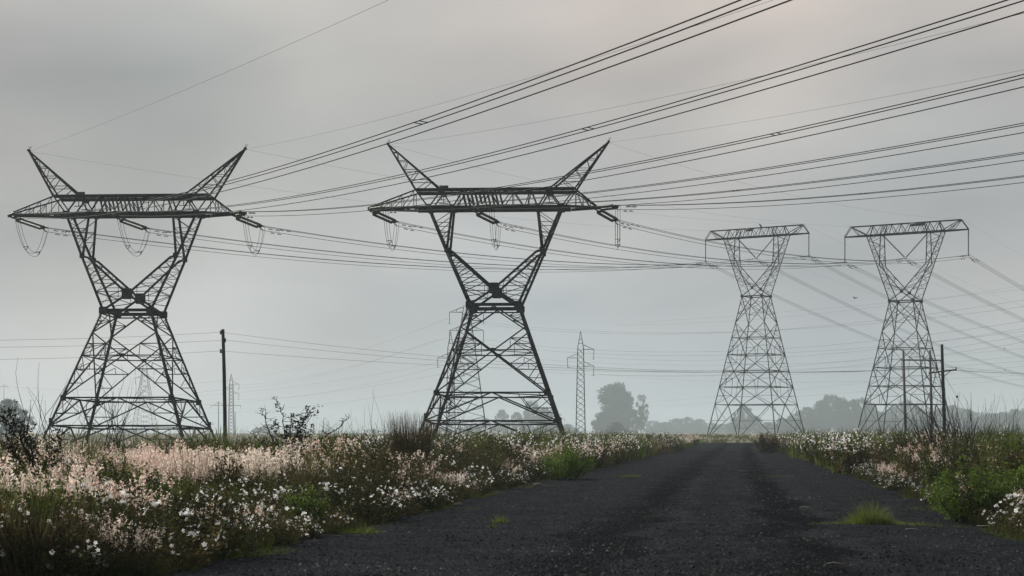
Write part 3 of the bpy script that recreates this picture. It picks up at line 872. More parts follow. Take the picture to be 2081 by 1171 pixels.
def bundle(label, group, curve, tmax, d, spacers=(), n=48, r=.0235, mat='wire', damp=(1.5, 2.7), dampend=None):
    root = thing('conductor_bundle', label, 'power cables', curve(0), 0, group)
    o0 = curve(0)
    for k, o_ in enumerate(OFFS(d)):
        mb = MB()
        tube(mb, [curve(tmax * i / n) + o_ - o0 for i in range(n + 1)], r, 5)
        build('cable', mb, M[mat], root)
        for t in (damp[k % 2],) + ((dampend,) if dampend else ()):
            for t2 in (t, t + 1.1):
                tan = (curve(t2 + .1) - curve(t2)).normalized(); ds = MB()
                damper(ds, curve(t2) + o_ - o0, tan); build('vibration_damper', ds, M[mat], root)
    for t in spacers:
        sm = MB()
        A_, B_, C_ = [curve(t) + o_ - o0 for o_ in OFFS(d)]
        tan = (curve(t + .1) - curve(t)).normalized() * .38
        for p, q in ((A_ - tan, B_ - tan * .4), (A_ + tan * .4, B_ + tan), (B_ - tan * .4, B_ + tan), (A_ - tan, A_ + tan * .4)): bar(sm, p, q, .03)
        build('spacer', sm, M[mat], root)
    return root

hin = (-math.sin(HEAD_IN), -math.cos(HEAD_IN))     # from the towers back towards the camera
din = Vector((hin[0], hin[1], 0))
GR = {
    (1, 'outer'): [(1552, 0), (855, 256)], (1, 'middle'): [(2081, 5), (1200, 267)], (1, 'inner'): [(2081, 162), (1575, 279)],
    (2, 'outer'): [(2081, 258), (1500, 356)], (2, 'middle'): [(2081, 316), (1500, 391)], (2, 'inner'): [(2081, 362.5), (1500, 415)]}
SPC = {(1, 'outer'): 855, (1, 'middle'): 1195, (1, 'inner'): 1577, (2, 'middle'): 1495, (2, 'inner'): 1755}
phn = {'outer': 'left arm', 'middle': 'centre', 'inner': 'right arm'}
twn = {1: 'left horned pylon', 2: 'middle horned pylon'}
for (ti, ph), pts in GR.items():
    A = (W1 if ti == 1 else W2) @ ends[ph, 'in']
    a, b = fit(A, hin, pts)
    tm = (A.y + 30) / -hin[1]
    print('IN', ti, ph, 'a %.4f b %.6f' % (a, b), 'end z', round(A.z - a * tm + b * tm * tm, 1))
    sp = [ray_t(A, hin, SPC[ti, ph])] if (ti, ph) in SPC else []
    bundle('triple cables climbing to the upper right from %s of %s' % (phn[ph], twn[ti]),
           'cable bundles coming in overhead', lambda t, A=A, a=a, b=b: para(A, hin, a, b, t), tm, din, sp)

def sagcurve(A, B, sag):
    L = (B - A).length
    def c(t):
        f = t / L
        return A.lerp(B, f) + Vector((0, 0, -4 * sag * f * (1 - f)))
    return c, L
tgt = {1: (W3, low3, pk3, 'taller grey pylon'), 2: (W4, low4, pk4, 'right grey pylon')}
for ti in (1, 2):
    Wt, lw, pk, nm = tgt[ti]
    for ph in ('outer', 'middle', 'inner'):
        A = (W1 if ti == 1 else W2) @ ends[ph, 'out']; B = Wt @ lw[ph]
        c, L = sagcurve(A, B, 2.6 if ti == 1 else 2.2)
        d = (B - A); d.z = 0; d.normalize()
        bundle('triple cables sagging from %s of %s to the %s' % (phn[ph], twn[ti], nm),
               'cable bundles running on to the grey pylons', c, L, d, [L * .45], dampend=L - 3.2)
hout = (math.sin(R(32)), math.cos(R(32))); dout = Vector((hout[0], hout[1], 0))
BY = {(3, 'outer'): (1782, 691), (3, 'middle'): (1795, 654), (3, 'inner'): (2081, 727), (4, 'outer'): (2081, 695), (4, 'middle'): (2081, 651), (4, 'inner'): (2081, 588)}
for (ti, ph), pt in BY.items():
    Wt, lw = (W3, low3) if ti == 3 else (W4, low4)
    A = Wt @ lw[ph]
    a, b = fit(A, hout, [pt], .00022)
    tm = 330
    print('OUT', ti, ph, 'a %.4f' % a, 'end z', round(A.z - a * tm + b * tm * tm, 1))
    bundle('triple cables dropping right from the %s string of the %s' % (phn[ph].replace(' arm', ''), 'taller grey pylon' if ti == 3 else 'right grey pylon'),
           'cable bundles leaving the grey pylons', lambda t, A=A, a=a, b=b: para(A, hout, a, b, t), tm, dout, [], mat='wire', damp=(2.0, 3.2))

# earth wires
def wire(name, label, cat, group, pts, r, mat='wire', sides=4):
    o0 = Vector(pts[0]); mb = MB()
    tube(mb, [Vector(p) - o0 for p in pts], r, sides)
    return tag(link(name, mb.mesh(name, M[mat]), None, o0), label, cat, group)
EW = {(1, 'left'): [(790, 0), (427, 161)], (1, 'right'): [(1500, 24), (1007, 179)], (2, 'left'): [(2081, 27), (1300, 208)], (2, 'right'): [(2081, 142), (1500, 250)]}
for (ti, sd_), pts in EW.items():
    A = (W1 if ti == 1 else W2) @ peaks[sd_]
    a, b = fit(A, hin, pts)
    tm = (A.y + 30) / -hin[1]
    print('EW', ti, sd_, a, b, A.z - a * tm + b * tm * tm)
    wire('earth_wire', 'thin single wire rising overhead from the %s horn of the %s' % (sd_, twn[ti]), 'earth wire', 'earth wires coming in overhead',
         [para(A, hin, a, b, tm * i / 48) for i in range(49)], .0085)
    Wt, lw, pk, nm = tgt[ti]
    c, L = sagcurve(A, Wt @ pk[sd_], 1.6)
    wire('earth_wire', 'thin single wire from %s horn of %s to the %s' % (sd_, twn[ti], nm), 'earth wire', 'earth wires running on to the grey pylons',
         [c(L * i / 30) for i in range(31)], .0075)
for ti, Wt, pk in ((3, W3, pk3), (4, W4, pk4)):
    for sd_ in ('left', 'right'):
        A = Wt @ pk[sd_]
        wire('earth_wire', 'thin single wire falling away from the %s top corner of the %s' % (sd_, 'taller grey pylon' if ti == 3 else 'right grey pylon'), 'earth wire', 'earth wires leaving the grey pylons',
             [para(A, hout, .085, .0002, 330 * i / 30) for i in range(31)], .008)

# ------------------------------------------------------------------ far lattice pylons
def lattice_mast(mb, zt, w0, w1, n, leg, brc, zb=-1.0):
    hw = lambda z: w0 + (w1 - w0) * z / zt
    for sx in (-1, 1):
        for sy in (-1, 1):
            angle(mb, (sx * hw(zb), sy * hw(zb), zb), (sx * w1, sy * w1, zt), leg)
    zs = [zt * (1 - (1 - i / n) ** 1.0) for i in range(n + 1)]
    for i in range(n):
        z0, z1 = zs[i], zs[i + 1]
        for s in (-1, 1):
            angle(mb, (-hw(z0), s * hw(z0), z0), (hw(z1), s * hw(z1), z1), brc); angle(mb, (hw(z0), s * hw(z0), z0), (-hw(z1), s * hw(z1), z1), brc)
            angle(mb, (s * hw(z0), -hw(z0), z0), (s * hw(z1), hw(z1), z1), brc); angle(mb, (s * hw(z0), hw(z0), z0), (s * hw(z1), -hw(z1), z1), brc)
    return hw

def slim_pylon():
    root = thing('slim_pylon', 'x', 'pylon')
    mb = MB()
    lattice_mast(mb, 21.5, 1.15, .72, 15, .14, .07)
    for sx in (-1, 1):
        for sy in (-1, 1): angle(mb, (sx * .72, sy * .72, 21.5), (0, 0, 25.7), .13)
    for z in (22.7, 23.7): box(mb, (0, 0, z), (.85 - (z - 22.7) * .3, .85 - (z - 22.7) * .3, .1))
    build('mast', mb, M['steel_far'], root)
    for s, z in ((1, 21.2), (-1, 19.1), (1, 17.1)):
        am = MB()
        for sy in (-1, 1):
            angle(am, (s * .75, sy * .7, z), (s * 3.3, 0, z), .09); angle(am, (s * .75, sy * .7, z + 1.1), (s * 3.3, 0, z), .08)
        angle(am, (s * 2, -.35, z), (s * 2, .35, z), .06); angle(am, (s * 2, -.3, z), (s * 1.9, -.3, z + .6), .06)
        a_ = build('crossarm', am, M['steel_far'], root)
        im = MB(); insulator(im, (s * 3.3, 0, z), (s * 3.15, 0, z - 2.3), .11, .2, .05, 6)
        bar(im, (s * 3.0 - .35, 0, z - 2.35), (s * 3.0 + .5, 0, z - 2.4), .07)
        build('insulator_string', im, M['insul_dark'], root)
    return root
def ground_at(px, d): 
    return Vector(((px - CX) / F * d, d, float(gz(d)) - .05))
sp = slim_pylon(); sp.location = ground_at(1180, 420)
tag(sp, 'slim lattice pylon with three short arms between the middle pylon and the tall trees', 'pylon', 'slim lattice pylons')
dup(sp, ground_at(916, 421), 0, 'slim lattice pylon half hidden behind the left legs of the middle horned pylon')
dup(sp, ground_at(470, 720), 0, 'pale slim lattice pylon just right of the bare wooden pole')

def double_pylon():
    root = thing('double_circuit_pylon', 'x', 'pylon')
    mb = MB(); lattice_mast(mb, 31.0, 5.2, .95, 13, .16, .085)
    for sx in (-1, 1):
        for sy in (-1, 1): angle(mb, (sx * .95, sy * .95, 31), (sx * .6, sy * .6, 33), .12)
    build('mast', mb, M['steel_far'], root)
    for z in (31.2, 26.6):
        for s in (-1, 1):
            am = MB()
            for sy in (-1, 1):
                angle(am, (s * .9, sy * .9, z), (s * 4.3, 0, z), .1); angle(am, (s * .9, sy * .9, z + 1.3), (s * 4.3, 0, z), .09)
                angle(am, (s * 2.6, sy * .45, z), (s * 2.5, sy * .45, z + .65), .06)
            build('crossarm', am, M['steel_far'], root)
            im = MB(); insulator(im, (s * 4.3, 0, z), (s * 4.3, 0, z - 2.9), .12, .2, .05, 6)
            bar(im, (s * 4.3 - .4, 0, z - 2.95), (s * 4.3 + .4, 0, z - 2.95), .07)
            build('insulator_string', im, M['insul_dark'], root)
    return root
dp = double_pylon(); dp.location = ground_at(948, 432)
tag(dp, 'broad grey lattice pylon with two tiers of arms seen through the middle horned pylon', 'pylon', 'two tier lattice pylons')
dup(dp, ground_at(294, 790), 0, 'very pale lattice pylon with two tiers of arms seen through the left horned pylon', None, (1, 1, .98))

# far wooden H structure posts
def h_post(px, top, d, arm, label, two=None):
    root = thing('utility_pole', label, 'utility pole', ground_at(px, d), 0, 'distant poles in the haze')
    zt = EYE + (HY - top) / F * d - root.location.z
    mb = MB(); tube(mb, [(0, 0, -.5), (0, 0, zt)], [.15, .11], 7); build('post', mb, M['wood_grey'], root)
    if two:
        x2 = (two - px) / F * d
        mb = MB(); tube(mb, [(x2, 0, -.5), (x2, 0, zt - 4)], [.15, .11], 7); build('post', mb, M['wood_grey'], root)
    if arm:
        mb = MB(); l, r_, y = arm
        zz = EYE + (HY - y) / F * d - root.location.z
        bar(mb, ((l - px) / F * d, .16, zz), ((r_ - px) / F * d, .16, zz), .14)
        for s in (l, r_): bar(mb, ((s - px) / F * d, .16, zz), ((s - px) / F * d, .16, zz - 1.2), .1)
        bar(mb, (0, .16, zz + 1.3), (-1.6, .16, zz), .09); bar(mb, (0, .16, zz + 1.3), (1.6, .16, zz), .09)
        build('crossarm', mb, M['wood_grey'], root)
h_post(444, 816, 620, (428, 489, 824), 'faint thin pole with a wide crossarm left of the bare wooden pole', 478)
h_post(8, 785, 900, (1, 16, 786), 'very faint pair of poles above the round tree at the left edge')
h_post(890, 800, 900, (880, 902, 796), 'very faint small pole with crossarm left of the middle horned pylon')
h_post(658, 850, 700, None, 'faint short pole beside the dark leafy shrub in the distance')

# ------------------------------------------------------------------ wooden poles and their wires
LP = ground_at(457, 134)
pole = thing('wooden_pole', 'bare black wooden pole with three side knobs right of the left horned pylon', 'utility pole', LP, 0)
mb = MB(); zt = EYE + (HY - 668) / F * 134
tube(mb, [(0.02, 0, -.6), (0, 0, 3), (-.06, 0, 6.5), (-.16, 0, zt)], [.165, .15, .14, .125], 9); build('post', mb, M['wood'], pole, True)
lw_in = []
for s, y in ((-1, 674), (1, 690), (-1, 712)):
    z = EYE + (HY - y) / F * 134; x = -.15 + s * .17
    im = MB(); insulator(im, (x, 0, z - .17), (x, 0, z + .14), .10, .1, .06, 8); bar(im, (x, 0, z - .1), (-.15, 0, z - .14), .07)
    build('insulator_knob', im, M['insul_dark'], pole); lw_in.append(LP + Vector((x, 0, z + .0)))
RP = ground_at(1919, 158)
pole = thing('wooden_pole', 'black wooden pole with a mossy crossarm among the dead shrubs at the right', 'utility pole', RP, 0)
zt = EYE + (HY - 699) / F * 158
mb = MB(); tube(mb, [(0.02, 0, -.8), (0, 0, 3), (-.12, 0, 6.5), (-.22, 0, zt)], [.17, .16, .15, .13], 9); build('post', mb, M['wood'], pole, True)
zc = EYE + (HY - 754) / F * 158
mb = MB(); bar(mb, (-1.5, -.2, zc - .17), (1.1, -.2, zc + .15), .12, .14)
bar(mb, (-.7, -.2, zc - .1), (-.15, -.18, zc - .5), .06); bar(mb, (.5, -.2, zc), (-.1, -.18, zc - .5), .06)
build('crossarm', mb, M['arm_wood'], pole)
rw_in = []
for x in (-1.35, -.75, 1.05):
    im = MB(); z = zc + .06 * x + .05
    insulator(im, (x, -.2, z + .02), (x, -.2, z + .28), .07, .1, .04, 8); build('insulator_knob', im, M['insul_dark'], pole); rw_in.append(RP + Vector((x, -.2, z + .26)))
im = MB(); z2 = EYE + (HY - 733) / F * 158
insulator(im, (-.4, 0, z2), (-.16, 0, z2), .08, .1, .05); build('insulator_knob', im, M['insul_dark'], pole)
# guy wire with its egg insulator
A = RP + Vector((-.05, 0, zc - .3)); B = ground_at(2010, 160)
mb = MB(); tube(mb, [(0, 0, 0), B - A], .012, 5); gy_ = link('guy_wire', mb.mesh('guy_wire', M['wire']), None, A)
tag(gy_, 'slanting stay wire running down right from the pole with the mossy crossarm', 'stay wire')
mb = MB(); m_ = (B - A) * .29; tube(mb, [m_ * .95, m_ * .975, m_, m_ * 1.025, m_ * 1.05], [.03, .09, .11, .09, .03], 8)
build('egg_insulator', mb, M['insul_dark'], gy_)
# grey H frame in front of the right pylon
HB = ground_at(1840, 195)
hf = thing('pole_frame', 'grey frame of two poles and a crossbar in front of the right grey pylon', 'utility pole', HB)
zt = EYE + (HY - 712) / F * 195 - HB.z
sx2 = 54 / F * 195
for k, x in enumerate((0, sx2)):
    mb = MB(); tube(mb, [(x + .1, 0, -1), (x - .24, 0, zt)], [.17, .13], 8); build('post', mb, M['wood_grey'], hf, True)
mb = MB(); zz = zt - 20 / F * 195; bar(mb, (-.5, -.2, zz), (sx2 + 1.0, -.2, zz - .03), .12, .16); build('crossbar', mb, M['wood_grey'], hf)
# low line: left of frame -> left pole -> right pole -> right of frame
for k in range(3):
    A = at((-40, -40, -40)[k], (692, 706, 731)[k], 118); B = lw_in[k]; C = rw_in[k]
    c, L = sagcurve(A, B, .12); pts = [c(L * i / 10) for i in range(10)]
    c, L = sagcurve(B, C, (1.35, 1.25, 1.0)[k]); pts += [c(L * i / 30) for i in range(31)]
    D_ = C + Vector((26, 14, (.3, .15, -.3)[k])); c, L = sagcurve(C, D_, .4); pts += [c(L * i / 10) for i in range(1, 11)]
    wire('low_wire', ('uppermost', 'middle', 'lowest')[k] + ' of the three thin wires strung from the bare wooden pole to the mossy crossarm', 'power cable', 'low wires between the wooden poles', pts, .009)
# distant wires
far_l = [  # (left pixel, depth), (mid pixel), (right pixel, depth)
    ((985, 660, 430), (1420, 678), (2160, 596, 300)), ((985, 655, 430), (1440, 676), (2160, 612, 300)),
    ((1206, 726, 420), (1640, 723), (2160, 654, 290)), ((1150, 746, 420), (1640, 742), (2160, 668, 290)), ((1206, 761, 420), (1640, 752), (2160, 682, 290)),
    ((985, 690, 430), (1500, 713), (2160, 640, 290)), ((985, 700, 430), (1560, 719), (2160, 663, 290)),
    ((1000, 722, 560), (1560, 741), (2160, 700, 400)), ((1000, 738, 560), (1560, 752), (2160, 718, 400)), ((1000, 750, 560), (1560, 762), (2160, 727, 400)),
    ((1240, 764, 600), (1640, 777), (2160, 757, 420)), ((1240, 832, 800), (1700, 800), (2160, 764, 420)), ((1240, 822, 800), (1700, 784), (2160, 735, 420)),
    ((1240, 660, 560), (1640, 640), (2160, 566, 400)), ((1300, 655, 560), (1700, 625), (2160, 580, 400))]
for i, (a_, m_, b_) in enumerate(far_l):
    A = at(*a_); B = at(*b_)
    # lay the wire in the vertical plane through its ends, bent to pass the mid point
    k = (m_[0] - CX) / F; dx, dy = B.x - A.x, B.y - A.y
    f = (k * A.y - A.x) / (dx - k * dy)
    zm = EYE + (HY - m_[1]) / F * (A.y + dy * f)
    sag = (A.z + (B.z - A.z) * f - zm) / (4 * f * (1 - f))
    sag = max(-1, sag)
    c, L = sagcurve(A, B, sag)
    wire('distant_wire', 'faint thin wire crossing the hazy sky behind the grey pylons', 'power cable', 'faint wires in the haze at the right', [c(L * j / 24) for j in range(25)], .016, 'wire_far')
faint = [((910, 648), (470, 772)), ((910, 686), (480, 783)), ((889, 690), (480, 790)), ((889, 746), (470, 812)), ((905, 735), (300, 805)), ((900, 760), (300, 823)), ((880, 790), (300, 838)), ((470, 772), (-30, 780)), ((470, 790), (-30, 806))]
for a_, b_ in faint:
    A = at(*a_, 425); B = at(*b_, 730)
    c, L = sagcurve(A, B, 2.5)
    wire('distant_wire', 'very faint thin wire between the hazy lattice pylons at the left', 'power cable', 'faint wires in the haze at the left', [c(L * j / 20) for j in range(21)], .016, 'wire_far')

# ------------------------------------------------------------------ birds
def bird_mesh(perched):
    mb = MB()
    if perched:
        pts = [(-.16, 0, -.02), (-.09, 0, .04), (0, 0, .13), (.05, 0, .2), (.085, 0, .26), (.12, 0, .275), (.17, 0, .27)]
        tube(mb, pts, [.015, .045, .075, .06, .042, .036, .004], 8)
        for s in (-1, 1): tube(mb, [(0, s * .025, .08), (.015, s * .025, -.01)], .01, 5)
        for s in (-1, 1): tube(mb, [(.03, s * .055, .17), (-.06, s * .06, .07), (-.19, s * .03, -.03)], [.03, .03, .006], 5)
    else:
        tube(mb, [(-.2, 0, .01), (-.12, 0, 0), (-.02, 0, 0), (.08, 0, .01), (.13, 0, .02), (.165, 0, .02), (.2, 0, .015)], [.035, .04, .068, .055, .042, .036, .004], 8)
        for s in (-1, 1):
            v = [(.06, s * .05, .02), (.1, s * .2, .11), (.02, s * .36, .13), (-.04, s * .3, .11), (-.05, s * .15, .07), (-.06, s * .05, .01)]
            v2 = [(x, y, z - .012) for x, y, z in v]
            mb.add(v + v2, [np.array([list(range(6))]), np.array([list(range(11, 5, -1))]), np.array([[i, (i + 1) % 6, 6 + (i + 1) % 6, 6 + i] for i in range(6)])])
        mb.add([(-.16, .03, .01), (-.16, -.03, .01), (-.3, -.06, .015), (-.3, .06, .015), (-.16, .03, 0), (-.16, -.03, 0), (-.3, -.06, .005), (-.3, .06, .005)],
               [np.array([[0, 1, 2, 3], [7, 6, 5, 4], [0, 3, 7, 4], [1, 5, 6, 2], [2, 6, 7, 3], [0, 4, 5, 1]])])
    return mb
o = build('bird', bird_mesh(True), M['bird'], None, True)
o.location = W3 @ Vector((.95, -.3, ZH3 + .08)); o.scale = (2.0, 2.0, 2.0); o.rotation_euler = (0, 0, R(150))
tag(o, 'dark bird perched on the top beam of the taller grey pylon', 'bird')
bm_ = bird_mesh(False).mesh('bird', M['bird'], True)
for (px, py, d, rz, s, lab) in ((1737, 606, 120, 70, .62, 'dark bird flying between the two grey pylons'), (2041, 708, 150, 40, .42, 'small far bird low in the sky at the right edge, upper of two'), (2042, 753, 160, 120, .36, 'small far bird low in the sky at the right edge, lower of two')):
    o = link('bird', bm_, None, at(px, py, d)); o.rotation_euler = (R(12), R(25), R(rz)); o.scale = (s, s, s)
    tag(o, lab, 'bird')
# ------------------------------------------------------------------ far trees
def leaf_quads(mb, C, size, wd, up=0.0, g=rng):
    n = len(C)
    a = g.normal(size=(n, 3)); a[:, 2] = a[:, 2] * .8 + up
    a /= np.linalg.norm(a, axis=1, keepdims=True) + 1e-9
    b = g.normal(size=(n, 3)); b -= a * (a * b).sum(1, keepdims=True); b /= np.linalg.norm(b, axis=1, keepdims=True) + 1e-9
    s = (size * g.uniform(.7, 1.3, n))[:, None]; w_ = (wd * g.uniform(.7, 1.3, n))[:, None]
    v = np.stack([C - a * s * .5, C + b * w_ * .5, C + a * s * .5, C - b * w_ * .5], 1).reshape(-1, 3)
    i = np.arange(n)[:, None] * 4
    mb.add(v, [np.concatenate([i, i + 1, i + 2, i + 3], 1)])

def tree_proto(h, w_, kind, seed):
    g = np.random.default_rng(seed)
    tr = MB(); cr = MB()
    tube(tr, [(0, 0, -1), (g.uniform(-.3, .3), 0, h * .3), (g.uniform(-.6, .6), g.uniform(-.5, .5), h * .62)], [h * .022, h * .016, h * .008], 7)
    blobs = []
    n = {'spire': 26, 'tall': 60, 'umbrella': 44}.get(kind, 84)
    for k in range(n):
        f = g.uniform(.06 if kind in ('dense', 'tall') else .2, 1.0)
        if kind == 'umbrella': f = g.uniform(.32, 1.0); prof = math.sqrt(max(.02, 1 - ((f - .5) / .52) ** 2))
        elif kind == 'spire': prof = .3 + .7 * math.sin(math.pi * min(1, (1.02 - f) * 1.1 + .05)) ** .8
        elif kind == 'tall': prof = 1.0 if f < .3 else (.8 + .08 * math.sin(f * 9) if f < .68 else math.sqrt(max(.03, 1 - ((f - .68) / .34) ** 2)) * .84)
        else: prof = math.sqrt(max(.03, 1 - ((f - .3) / .72) ** 2))
        br_ = (w_ if kind != 'dense' else 15) * (g.uniform(.11, .2) if kind == 'tall' else g.uniform(.07, .17))
        an = g.uniform(0, 6.28); rr = max(0, w_ * .5 * prof * math.sqrt(g.uniform(.1, 1)) - br_ * .5)
        c = np.array([rr * math.cos(an), rr * math.sin(an), max(br_ * .6, h * f - br_ * .6)])
        tube(tr, [(0, 0, h * min(.55, f * .6)), tuple(c * [.55, .55, 1] - [0, 0, h * .04]), tuple(c)], [h * .006, h * .004, h * .002], 5)
        blobs.append((c, br_))
    for c, r_ in blobs:
        m_ = int(700 * (r_ / 14) ** .9) + 24
        p = g.normal(size=(m_, 3)); p /= np.linalg.norm(p, axis=1, keepdims=True); p *= (g.uniform(.15, 1.15, m_) ** .6)[:, None] * r_
        p[:, 2] *= .95
        leaf_quads(cr, c + p, h * .040, h * .026, g=g)
    root = thing('tree', 'x', 'tree')
    build('trunk', tr, M['bark'], root, True); build('crown', cr, M['treeleaf'], root)
    return root
protos = {}
def tree(px, top, wpx, d, kind, label, group, var=0):
    d *= 1.6
    loc = ground_at(px, d)
    h = EYE + (HY - top) / F * d - loc.z; w_ = wpx / F * d
    pw = 27 if kind == 'dense' else 14
    key = (kind, var)
    if key not in protos:
        protos[key] = tree_proto(20, pw, kind, 11 + var * 7 + len(kind)); r = protos[key]
        r.location = loc; r.rotation_euler = (0, 0, rnd.uniform(0, 6)); r.scale = (w_ / pw, w_ / pw, h / 20); tag(r, label, 'tree', group)
        return r
    return dup(protos[key], loc, rnd.uniform(0, 6), label, group, (w_ / pw, w_ / pw, h / 20))
G1_ = 'eucalyptus trees in the haze beyond the road'
tree(1250, 777, 92, 1180, 'tall', 'tallest hazy tree with a broad rounded top left of the road end', G1_)
tree(1303, 803, 34, 1150, 'spire', 'narrow hazy tree touching the right side of the tallest tree', G1_)
tree(1225, 838, 50, 1120, 'dense', 'low bushy tree at the left foot of the tallest hazy tree', G1_, 1)
tree(1285, 832, 52, 1120, 'dense', 'low bushy tree at the right foot of the tallest hazy tree', G1_)
tree(1252, 858, 44, 800, 'dense', 'dark round bush in front of the tallest hazy tree', G1_, 2)
tree(1262, 786, 60, 1200, 'tall', 'second crown filling the tallest hazy tree from behind', G1_, 1)
tree(22, 811, 98, 520, 'dense', 'hazy domed tree at the left edge above the dark thorny shrub', 'trees at the left')
tree(545, 862, 40, 1100, 'dense', 'pale round tree left of the dark leafy shrub', 'trees at the left')
tree(522, 869, 22, 1100, 'dense', 'pale small tree beside the pale round tree at the left', 'trees at the left', 1)
tree(262, 872, 60, 1300, 'dense', 'pale low tree seen through the feet of the left horned pylon', 'trees at the left', 2)
lb = 'pale hazy tree standing in the far line behind the middle horned pylon'
for px, top, w_, d in ((985, 850, 40, 1350), (1020, 833, 36, 1350), (1050, 838, 34, 1300), (1083, 814, 62, 1250), (1108, 828, 40, 1250), (1130, 850, 36, 1350), (1155, 862, 40, 1400), (950, 862, 44, 1400), (900, 868, 40, 1500), (860, 868, 34, 1500), (760, 872, 40, 1500)):
    tree(px, top, w_, d, 'dense', lb, 'far trees behind the middle pylon', rnd.randrange(3))
lb = 'hazy tree in the low far line between the tallest tree and the taller grey pylon'
for px, top, w_ in ((1330, 855, 40), (1352, 858, 36), (1375, 851, 40), (1397, 848, 34), (1420, 852, 36), (1445, 860, 40), (1470, 862, 40), (1345, 862, 44), (1410, 860, 44), (1360, 866, 80), (1430, 866, 80), (1475, 868, 70)):
    tree(px, top, w_ * 1.45, rnd.uniform(1450, 1650), 'dense', lb, 'far trees left of the taller grey pylon', rnd.randrange(3))
lb = 'hazy tree of the big far clump between the two grey pylons'
for px, top, w_ in ((1512, 824, 46), (1530, 845, 40), (1495, 848, 34), (1560, 858, 40), (1590, 850, 40), (1615, 840, 44), (1640, 828, 50), (1665, 814, 56), (1688, 803, 60), (1712, 809, 54), (1735, 812, 44), (1752, 808, 48), (1772, 818, 44), (1655, 840, 60), (1700, 835, 70), (1745, 836, 60), (1600, 858, 60), (1625, 856, 60), (1585, 862, 90), (1640, 850, 100), (1690, 838, 110), (1740, 840, 110), (1665, 858, 110), (1720, 856, 120), (1775, 846, 90)):
    tree(px, top, w_ * 1.3, rnd.uniform(1150, 1350), 'dense', lb, 'far trees between the grey pylons', rnd.randrange(3))
lb = 'hazy tree of the far line behind and right of the right grey pylon'
for px, top, w_ in ((1795, 838, 80), (1820, 826, 46), (1842, 814, 50), (1865, 828, 46), (1890, 836, 50), (1915, 830, 50), (1940, 824, 50), (1965, 832, 50), (1990, 838, 50), (2015, 840, 46), (2040, 838, 50), (2065, 832, 50), (2090, 828, 50), (1880, 850, 70), (1930, 845, 70), (1985, 850, 70), (2040, 850, 70), (1810, 850, 60), (1850, 846, 60), (2085, 848, 70), (1805, 856, 100), (1870, 848, 110), (1920, 850, 110), (1975, 854, 110), (2030, 856, 110), (2075, 850, 100)):
    tree(px, top, w_ * 1.45, rnd.uniform(1200, 1400), 'dense', lb, 'far trees right of the right grey pylon', rnd.randrange(3))

# ------------------------------------------------------------------ plants
def blades(mb, base, h, lean, width, az=None, g=rng, curl=1.6):
    """tapered blades; base (n,3), h, lean arrays"""
    n = len(base)
    az = g.uniform(0, 6.283, n) if az is None else az
    d = np.stack([np.cos(az), np.sin(az), np.zeros(n)], 1)
    sa = g.uniform(0, 6.283, n); sd_ = np.stack([np.cos(sa), np.sin(sa), np.zeros(n)], 1)
    vs = []
    for s in (0, .55, 1.0):
        c = base + np.stack([np.zeros(n), np.zeros(n), h * (s - .12 * np.abs(lean) * s * s)], 1) + d * (h * lean * s ** curl)[:, None]
        w_ = (width * (1 - .82 * s) * .5)[:, None]
        vs += [c - sd_ * w_, c + sd_ * w_]
    v = np.stack(vs, 1).reshape(-1, 3)
    i = np.arange(n)[:, None] * 6
    mb.add(v, [np.concatenate([i, i + 1, i + 3, i + 2], 1), np.concatenate([i + 2, i + 3, i + 5, i + 4], 1)])
    return base + np.stack([np.zeros(n), np.zeros(n), h * (1 - .12 * np.abs(lean))], 1) + d * (h * lean)[:, None]

def weed_foliage(seed, h, r_, nst=34, per=34, leaf=.05):
    g = np.random.default_rng(seed)
    st = MB()
    tops = []
    C = []
    for k in range(nst):
        an = g.uniform(0, 6.283); rr = r_ * math.sqrt(g.uniform(0, 1))
        hh = h * g.uniform(.6, 1.0) * (1 - .3 * (rr / r_) ** 2)
        p0 = np.array([rr * .35 * math.cos(an), rr * .35 * math.sin(an), 0]); p2 = np.array([rr * math.cos(an), rr * math.sin(an), hh])
        p1 = (p0 + p2) / 2 + g.normal(0, .04, 3)
        tube(st, [p0, p1, p2], [.005, .004, .0025], 3, False)
        t = g.uniform(.05, 1.0, per) ** .75
        pts = p0 + (p2 - p0) * t[:, None] + g.normal(0, .05, (per, 3))
        pts[:, 2] = np.maximum(pts[:, 2], .02)
        C.append(pts)
        tops.append(p2)
    leaf_quads(st, np.concatenate(C), leaf * 1.25, leaf * .5, .25, g)
    return st, np.array(tops)

def flower(mb, c, r_, g):
    n = np.array([g.normal(0, .6), -.35 + g.normal(0, .6), g.uniform(.2, 1.0)]); n /= np.linalg.norm(n)
    a = np.cross(n, [0.3, .5, .8]); a /= np.linalg.norm(a); b = np.cross(n, a)
    k0 = g.uniform(0, 6)
    cup = g.uniform(.1, .45)
    for k in range(5):
        t0 = k0 + k * 1.2566
        d = a * math.cos(t0) + b * math.sin(t0); s = -a * math.sin(t0) + b * math.cos(t0)
        tip = c + d * r_ + n * r_ * cup; m_ = c + d * r_ * .62 + n * r_ * cup * .55
        mb.add([c, m_ + s * r_ * .36, tip, m_ - s * r_ * .36], [np.array([[0, 1, 2, 3]])])

def weed_blossoms(seed, tops, n, r_=.029):
    g = np.random.default_rng(seed)
    mb = MB()
    pick = g.choice(len(tops), n, replace=True)
    for i in pick:
        f = 1 - .55 * g.random() ** 2; a = g.uniform(0, 6.28)
        for q in range(int(g.choice([1, 2, 3, 4, 7]))):
            flower(mb, tops[i] * [1, 1, f] + g.normal(0, .035, 3) + [.06 * math.cos(a), .06 * math.sin(a), .03], r_ * g.uniform(.7, 1.25), g)
    return mb

